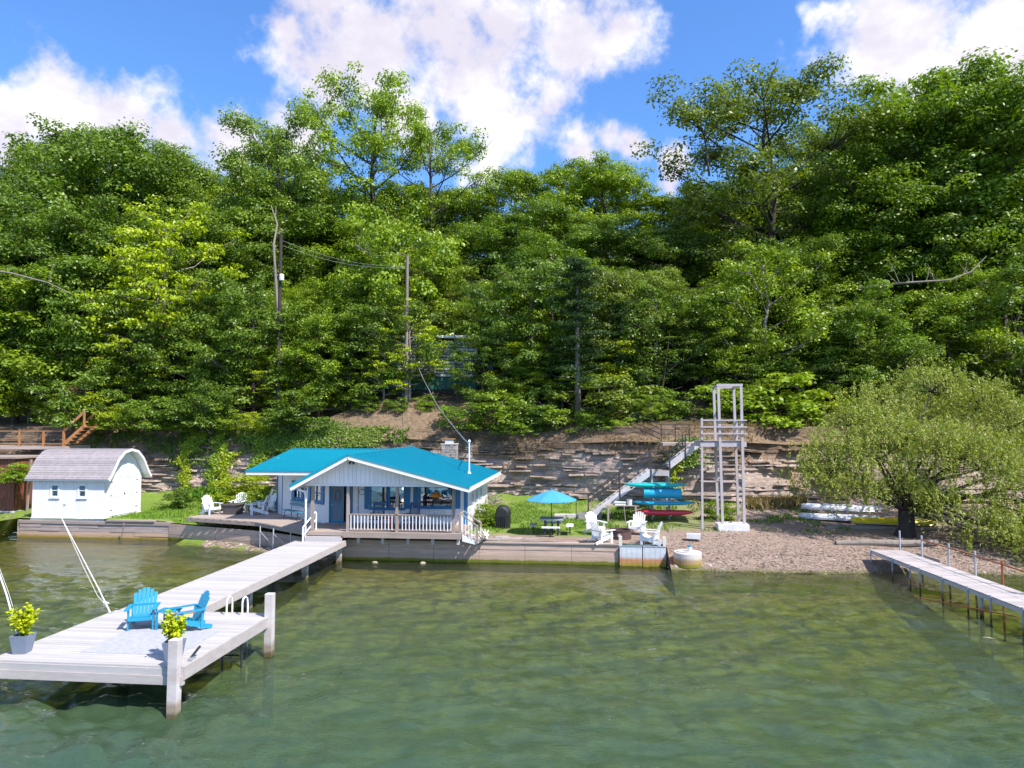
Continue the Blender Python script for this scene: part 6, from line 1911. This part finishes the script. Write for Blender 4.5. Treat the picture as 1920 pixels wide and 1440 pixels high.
for y in (22.75, 27.5): MB().box(WX0, WX1 - .03, y - .15, y - .09 + .02, DZ - .3, DZ - .06).build('joist', 'dock_beam', pier)
# two steps up to the porch
MB().box(-12.4, -10.75, 30.56, 30.72, DZ - .03, DZ + .14).build('step', 'dock_board', pier)
MB().box(-12.35, -10.8, 30.6, 30.72, DZ + .142, DZ + .2).build('step', 'dock_board', pier)
tag(MB().box(-11.3, -9.0, 15.1, 16.9, DZ + .002, DZ + .010).build('outdoor_rug', 'rug_weave'), 'faint pale patterned rug lying on the pier head before the chairs', 'rug')
ld = empty('swim_ladder', (-9.4, 18.72, .97), 'white tube swim ladder with two hoop handles at the pier head', 'ladder')
for x in (-9.62, -9.18):
    m = MB(); m.tube([(x, 18.45, .97), (x, 18.45, 1.32), (x, 18.5, 1.4), (x, 18.62, 1.42), (x, 18.72, 1.36), (x, 18.76, 1.2), (x, 18.76, -.9)], .024, 8); m.build('handle_rail', 'white_paint', ld)
    MB().lathe([(.06, 0), (.06, .012)], 10, (x, 18.45, .972)).build('foot_plate', 'white_paint', ld)
for z in (.55, .25, -.05, -.35): MB().tube([(-9.62, 18.76, z), (-9.18, 18.76, z)], .02, 7).build('rung', 'grey_steel', ld)
br = empty('submerged_frame', (-8.9, 17.2, 0), 'dark metal ladder frame hanging under the pier edge', 'ladder frame')
m = MB(); m.tube([(-8.6, 17.3, .75), (-8.6, 17.3, -.3)], .025, 6); m.tube([(-9.1, 17.3, .75), (-9.1, 17.3, -.3)], .025, 6); m.build('upright', 'dark_metal', br)
MB().tube([(-9.1, 17.3, .3), (-8.6, 17.3, .3)], .02, 6).build('rung', 'dark_metal', br)
cl = empty('dock_cleat', (-8.52, 14.95, .98), 'grey folding cleat near the front corner of the pier', 'cleat')
m = MB(); m.bar((-8.56, 14.9, 1.0), (-8.46, 15.1, 1.2), .05, .03); m.build('arm', 'dark_metal', cl); MB().box(-8.56, -8.46, 14.78, 14.95, .985, 1.02).build('base', 'galvanised', cl)
# whip poles
wp = empty('mooring_whip', (-12.85, 18.3, .97), 'white mooring whip pole leaning out from the pier near the blue chairs', 'mooring pole', 'white mooring whips on the pier')
MB().tube([(-12.82, 18.3, .95), (-13.25, 18.3, 1.7), (-14.4, 18.35, 3.5)], [.020, .014, .007], 8).build('pole', 'white_paint', wp)
m = MB(); m.tube([(-14.4, 18.35, 3.5), (-13.6, 18.25, 2.15), (-13.15, 18.2, 1.45), (-12.95, 18.2, 1.25)], .006, 5)
m.tube([(-13.0, 18.25, 1.3), (-12.93, 18.35, 1.22), (-13.05, 18.3, 1.18), (-12.95, 18.2, 1.28)], .02, 5); m.build('line', 'rope', wp)
MB().box(-12.88, -12.76, 18.24, 18.36, .97, 1.0).build('socket', 'galvanised', wp)
wp2 = empty('mooring_whip', (-12.72, 15.15, .97), 'white mooring whip pole behind the left flower pot', 'mooring pole', 'white mooring whips on the pier')
MB().tube([(-12.78, 15.2, .95), (-13.25, 15.25, 2.15), (-14.4, 15.35, 4.6)], [.024, .018, .010], 8).build('pole', 'white_paint', wp2)
MB().tube([(-12.74, 15.2, 1.1), (-13.2, 15.25, 2.2), (-14.4, 15.35, 4.6)], .005, 5).build('line', 'rope', wp2)


def potted(x, y, label, seed, redside=1):
    r = empty('potted_plant', (x, y, .97), label, 'potted plant', 'potted yellow-green plants on the pier')
    m = MB(Matrix.Translation((x, y, .97)) @ Matrix.Rotation(R(10), 4, 'Z'))
    a, b, h = .13, .19, .40
    m.add([(-a, -a, 0), (a, -a, 0), (a, a, 0), (-a, a, 0), (-b, -b, h), (b, -b, h), (b, b, h), (-b, b, h), (-b + .03, -b + .03, h), (b - .03, -b + .03, h), (b - .03, b - .03, h), (-b + .03, b - .03, h), (-b + .04, -b + .04, h - .06), (b - .04, -b + .04, h - .06), (b - .04, b - .04, h - .06), (-b + .04, b - .04, h - .06)],
          [(0, 3, 2, 1), (0, 1, 5, 4), (1, 2, 6, 5), (2, 3, 7, 6), (3, 0, 4, 7), (4, 5, 9, 8), (5, 6, 10, 9), (6, 7, 11, 10), (7, 4, 8, 11), (8, 9, 13, 12), (9, 10, 14, 13), (10, 11, 15, 14), (11, 8, 12, 15), (12, 13, 14, 15)])
    m.build('pot', 'pot_grey', r)
    rg = np.random.default_rng(seed)
    C = []; Q = []; T = []; RN = []; st = MB()
    for s in range(36):
        a_ = rg.uniform(0, 6.28); o_ = rg.uniform(.03, .33); hh = rg.uniform(.2, .58)
        tip = np.array([math.cos(a_) * o_, math.sin(a_) * o_, .4 + hh])
        st.tube([(x, y, 1.3), (x + tip[0], y + tip[1], .97 + tip[2])], .008, 4)
        for k in range(24):
            t = rg.uniform(.3, 1.05); p = np.array([0, 0, .38]) + (tip - [0, 0, .38]) * t + rg.normal(0, .035, 3)
            C.append(p); T.append([math.cos(a_) + rg.normal(0, .7), math.sin(a_) + rg.normal(0, .7), -.1]); Q.append([rg.normal(0, .5), rg.normal(0, .5) - .2, .9])
            RN.append(min(1, rg.random() * .9 + (0.15 if (s % 9 == 0 and k < 6) else 0)))
    V, F = leaf_arrays(np.array(C), np.array(Q), .105, .066, rg, np.array(T))
    st.build('stems', 'leaf', r)
    o = np_mesh('foliage', V, F, 'coleus_leaf', r, rnd=np.array(RN)); o.color = (1, 1, 1, 1)
    return r


potted(-8.92, 14.86, 'grey pot of yellow-green coleus behind the front corner post', 3)
potted(-12.55, 14.95, 'grey pot of yellow-green coleus at the left edge of the pier', 4)

# ================================================================== RIGHT PIER
rp_ = empty('plank_pier', (12.6, 27, 0), 'narrow grey plank pier on pipe legs under the willow', 'pier')
lx = lambda y: 11.93 + (32.0 - y) * .052
n = 66; y0 = 32.0; st = .19
for k in range(n):
    y = y0 - (k + 1) * st; a = lx(y)
    MB().box(a, a + .655, y + .004, y + st - .004, .745, .78).build('plank', 'pier_board', rp_)
    MB().box(a + .675, a + 1.33, y + .004, y + st - .004, .745, .78).build('plank', 'pier_board', rp_)
for off in (.03, .665, 1.3):
    MB().bar((lx(32) + off, 32.0, .68), (lx(19.5) + off, 19.5, .68), .06, .12).build('stringer', 'grey_steel', rp_)
for y in (31.9, 30.0, 28.6, 27.9, 26.4, 24.9, 23.7, 22.2, 20.5):
    MB().tube([(lx(y) - .02, y, -1.6), (lx(y) - .02, y, .82)], .03, 8).build('pipe_leg', 'pipe_leg', rp_)
MB().tube([(lx(24.3) + .05, 24.3, -1.6), (lx(24.3) + .05, 24.3, .74)], .06, 10).build('pipe_leg', 'pipe_leg', rp_)
tops = [(32.3, 1.55), (30.5, 1.62), (28.55, 1.62), (26.9, 1.62), (25.4, 1.58), (24.0, 1.55)]
for k, (y, zt) in enumerate(tops):
    x = lx(y) + 1.36
    MB().tube([(x, y, -1.2), (x, y, zt)], .036, 8).build('rail_post', 'rust' if k == 4 else 'pipe_leg', rp_)
MB().tube([(lx(30.5) + 1.36, 30.5, 1.45), (lx(26.9) + 1.36, 26.9, 1.47), (lx(24.0) + 1.38, 24.0, 1.42)], .025, 7).build('hand_rail', 'rust', rp_)
MB().tube([(lx(26.4) - 1.0, 26.3, .12), (lx(22) - .2, 22.2, .55)], .02, 6).build('brace_pipe', 'rust', rp_)
MB().bar((lx(31) + 1.5, 31.2, .72), (lx(29.8) + 1.6, 29.6, .72), .05, .22).build('side_plank', 'weathered_wood', rp_)
tq = empty('turquoise_frame', (13.75, 24, .8), 'bent turquoise tube frame on the right pier at the picture edge', 'tube frame')
m = MB(); m.tube([(13.62 + .35 * (1 - math.cos(t)), 23.9, 1.15 + .48 * math.sin(t)) for t in np.linspace(-1.3, 1.6, 14)], .03, 7); m.tube([(13.7, 23.9, 1.5), (13.95, 23.9, 1.3), (14.1, 23.9, 1.6)], .02, 6); m.build('tube', 'turquoise_tube', tq)
m = MB(); m.tube([(13.66, 23.9, 1.2), (14.2, 23.9, 1.05)], .01, 5); m.build('cord', 'rope', tq)
sg = empty('wooden_plaque', (12.35, 21.6, .7), 'small pale wooden plaque with an orange top on the right pier edge', 'plaque')
MB().box(12.30, 12.9, 21.55, 21.6, .58, .92).build('board', 'cloth_cream', sg); MB().box(12.30, 12.9, 21.54, 21.61, .922, 1.0).build('top_strip', 'rust', sg)
big_stone(11.3, 21.9, -.12, .3, 12, 'flat submerged rock beside the right pier legs')

# ================================================================== THINGS IN THE WOODS
up = empty('utility_pole', (-13.9, 54, 7.5), 'pale bare wooden utility pole rising above the white house in the woods', 'utility pole', 'utility poles in the woods')
x, y, z = at_d(764, 480, 51.2)
up.location = (x, y, 6.5); ORG[up.name] = Vector(up.location)
MB().tube([(x, y, 6.4), (x, y, z)], [.13, .10], 10).build('pole', 'pale_bark', up)
x2, y2, z2 = at_d(527, 440, 50.0)
up2 = empty('utility_pole', (x2, y2, 6), 'dark utility pole with a pale can-shaped transformer above the cottage wing', 'utility pole', 'utility poles in the woods')
MB().tube([(x2, y2, 5.9), (x2, y2, z2)], [.15, .11], 10).build('pole', 'dark_bark', up2)
_, _, zt2 = at_d(527, 522, 50.0)
MB().lathe([(.16, 0), (.17, .05), (.17, .4), (.12, .46)], 14, (x2 + .2, y2 - .22, zt2 - .2)).build('transformer', 'canoe_white', up2)
w_ = MB()
for dz in (0, .35): w_.tube([Vector((x2, y2, z2 - .4 - dz)).lerp(Vector((x, y, z - .8 - dz * .3)), t) - Vector((0, 0, .5 * math.sin(math.pi * t))) for t in np.linspace(0, 1, 12)], .008, 4)
tag(w_.build('power_line', 'wire'), 'pair of thin power lines strung between the two utility poles', 'wire')
wh = empty('white_house', (-13, 57, 8), 'white house with louvred deck front glimpsed through the trees', 'house')
ax, ay, az = at_d(688, 706, 54.5); bx_, by_, bz_ = at_d(895, 706, 54.5)
Mh, Lh = wall_frame((ax, ay), (bx_, by_))
MB(Mh).box(0, Lh, -4, -.05, az - 3, az + 2.9).build('wall', 'interior', wh)
for k in range(11): MB(Mh).box(0, Lh, -.045, .02, az + k * .25, az + k * .25 + .17).build('siding_board', 'white_paint', wh)
for k in range(6): MB(Mh).box(k * Lh / 5.0 - .05, k * Lh / 5.0 + .05, .03, .12, az - 2.2, az + 2.9).build('deck_post', 'weathered_post', wh)
MB(Mh).box(-.5, Lh + .5, -4.5, .7, az + 2.92, az + 3.1).build('roof', 'white_paint', wh)
MB(Mh).box(0, Lh, .13, .2, az - 1.0, az - .1).build('base_panel', 'green_base', wh)
bx2 = at_d(922, 690, 52.5)
bb = empty('blue_barrel', (bx2[0], bx2[1], bx2[2] - .6), 'dark blue barrel among the trees above the cottage mast', 'barrel')
MB().lathe([(.26, 0), (.3, .1), (.3, .8), (.26, .9)], 14, (bx2[0], bx2[1], bx2[2] - .6)).build('body', 'dark_blue_paint', bb)
MB().lathe([(.28, .9), (.28, .95)], 14, (bx2[0], bx2[1], bx2[2] - .6)).build('lid', 'blue_plastic', bb)


def dead_branch(pts, r, label, twigs=0, mat='pale_bark'):
    m = MB(); P = [Vector(at_d(*p)) for p in pts]
    m.tube(P, [r * (1 - .75 * i / (len(P) - 1)) for i in range(len(P))], 6)
    rs = random.Random(len(label))
    for k in range(twigs):
        i = rs.randrange(1, len(P)); a = P[i - 1].lerp(P[i], rs.random())
        d = Vector((rs.uniform(-.8, .8), rs.uniform(-.3, .3), rs.uniform(.4, 1.6)))
        m.tube([a, a + d * .5 + Vector((rs.uniform(-.1, .1), 0, 0)), a + d], [r * .35, r * .22, .01], 5)
    tag(m.build('dead_branch', mat), label, 'branch', 'bare branches showing among the foliage')


dead_branch([(-60, 500, 48.5), (20, 512, 48.2), (90, 530, 48.5), (135, 552, 49.5)], .10, 'long pale dead limb at the left edge of the woods', 2)
dead_branch([(1330, 330, 60), (1322, 260, 60), (1312, 235, 60), (1310, 210, 60)], .10, 'bare twiggy snag against the sky left of the open tree', 9, 'bark')
dead_branch([(1610, 540, 52.5), (1700, 530, 49), (1780, 525, 48.8), (1820, 510, 49), (1850, 480, 49.4)], .09, 'grey leafless bough among the leaves above the willow', 10)
dead_branch([(524, 640, 51), (518, 540, 51), (513, 460, 51), (520, 420, 51.5), (508, 385, 52.6)], .13, 'pale forked trunk beside the dark utility pole', 4)
dead_branch([(668, 460, 51), (700, 480, 51), (760, 478, 51)], .04, 'thin bare bough crossing toward the pale utility pole', 5)
dead_branch([(1895, 690, 49.5), (1888, 640, 49.5), (1885, 590, 49.8)], .35, 'thick brown trunk at the right edge behind the willow', 0, 'bark')
for px, d, lab in ((1250, 47, 'slender dark trunk in the shade above the stairs'), (1310, 48, 'dark trunk in the shade left of the tower top'), (1395, 47.5, 'dark trunk standing behind the tower railing'), (1460, 49, 'grey trunk in the shade right of the tower'),
                   (1545, 48, 'dark trunk in the shade behind the willow left shoulder'), (1190, 48.5, 'pale thin trunk between pine and stairs'), (850, 49.5, 'thin trunk in front of the white house')):
    x, y, z = at_d(px, 800, d + 2.5)
    rq = random.Random(px); l1, l2, k_ = rq.uniform(-.5, .5), rq.uniform(-1.2, 1.2), rq.uniform(.6, 1.5)
    m = MB(); m.tube([(x, y, 5.2), (x + l1, y, 8), (x + l2, y, 11 + 5 * rq.random())], [.14 * k_, .10 * k_, .02], 8)
    for k in range(4):
        q = 7.5 + k + rq.random(); m.tube([(x + l1 + (l2 - l1) * max(0, q - 8) / 4.5, y, q), (x + (-1) ** k * rq.uniform(.5, 1.3), y, q + rq.uniform(.3, 1))], [.05, .02], 5)
    tag(m.build('bare_tree', 'dark_bark' if 'dark' in lab else 'bark'), lab, 'tree trunk', 'bare trunks in the shaded understorey')

# alike trees above the same landmark: say which of them, counted from the left
from collections import defaultdict
dl = defaultdict(list)
for o in COL.objects:
    if o.parent is None and o.get('group') in ('trees of the wooded hillside', 'bushes along the cliff edge'):
        dl[o['label']].append(o)
for lab, os_ in dl.items():
    if len(os_) > 1:
        os_.sort(key=lambda o: math.atan2(o.location.x, o.location.y))
        ws = {2: ['left of two', 'right of two'], 3: ['left of three', 'middle of three', 'right of three']}.get(len(os_), ['%s from left' % q for q in ('first', 'second', 'third', 'fourth', 'fifth', 'sixth', 'seventh', 'eighth', 'ninth', 'tenth')])
        for o, w in zip(os_, ws): o['label'] = lab + ', ' + w

# hide nothing: prototypes that were never planted must not remain at the origin
for ps in protos.values():
    for p in ps:
        if id(p) not in used:
            for ch_ in list(p.children): bpy.data.objects.remove(ch_)
            bpy.data.objects.remove(p)
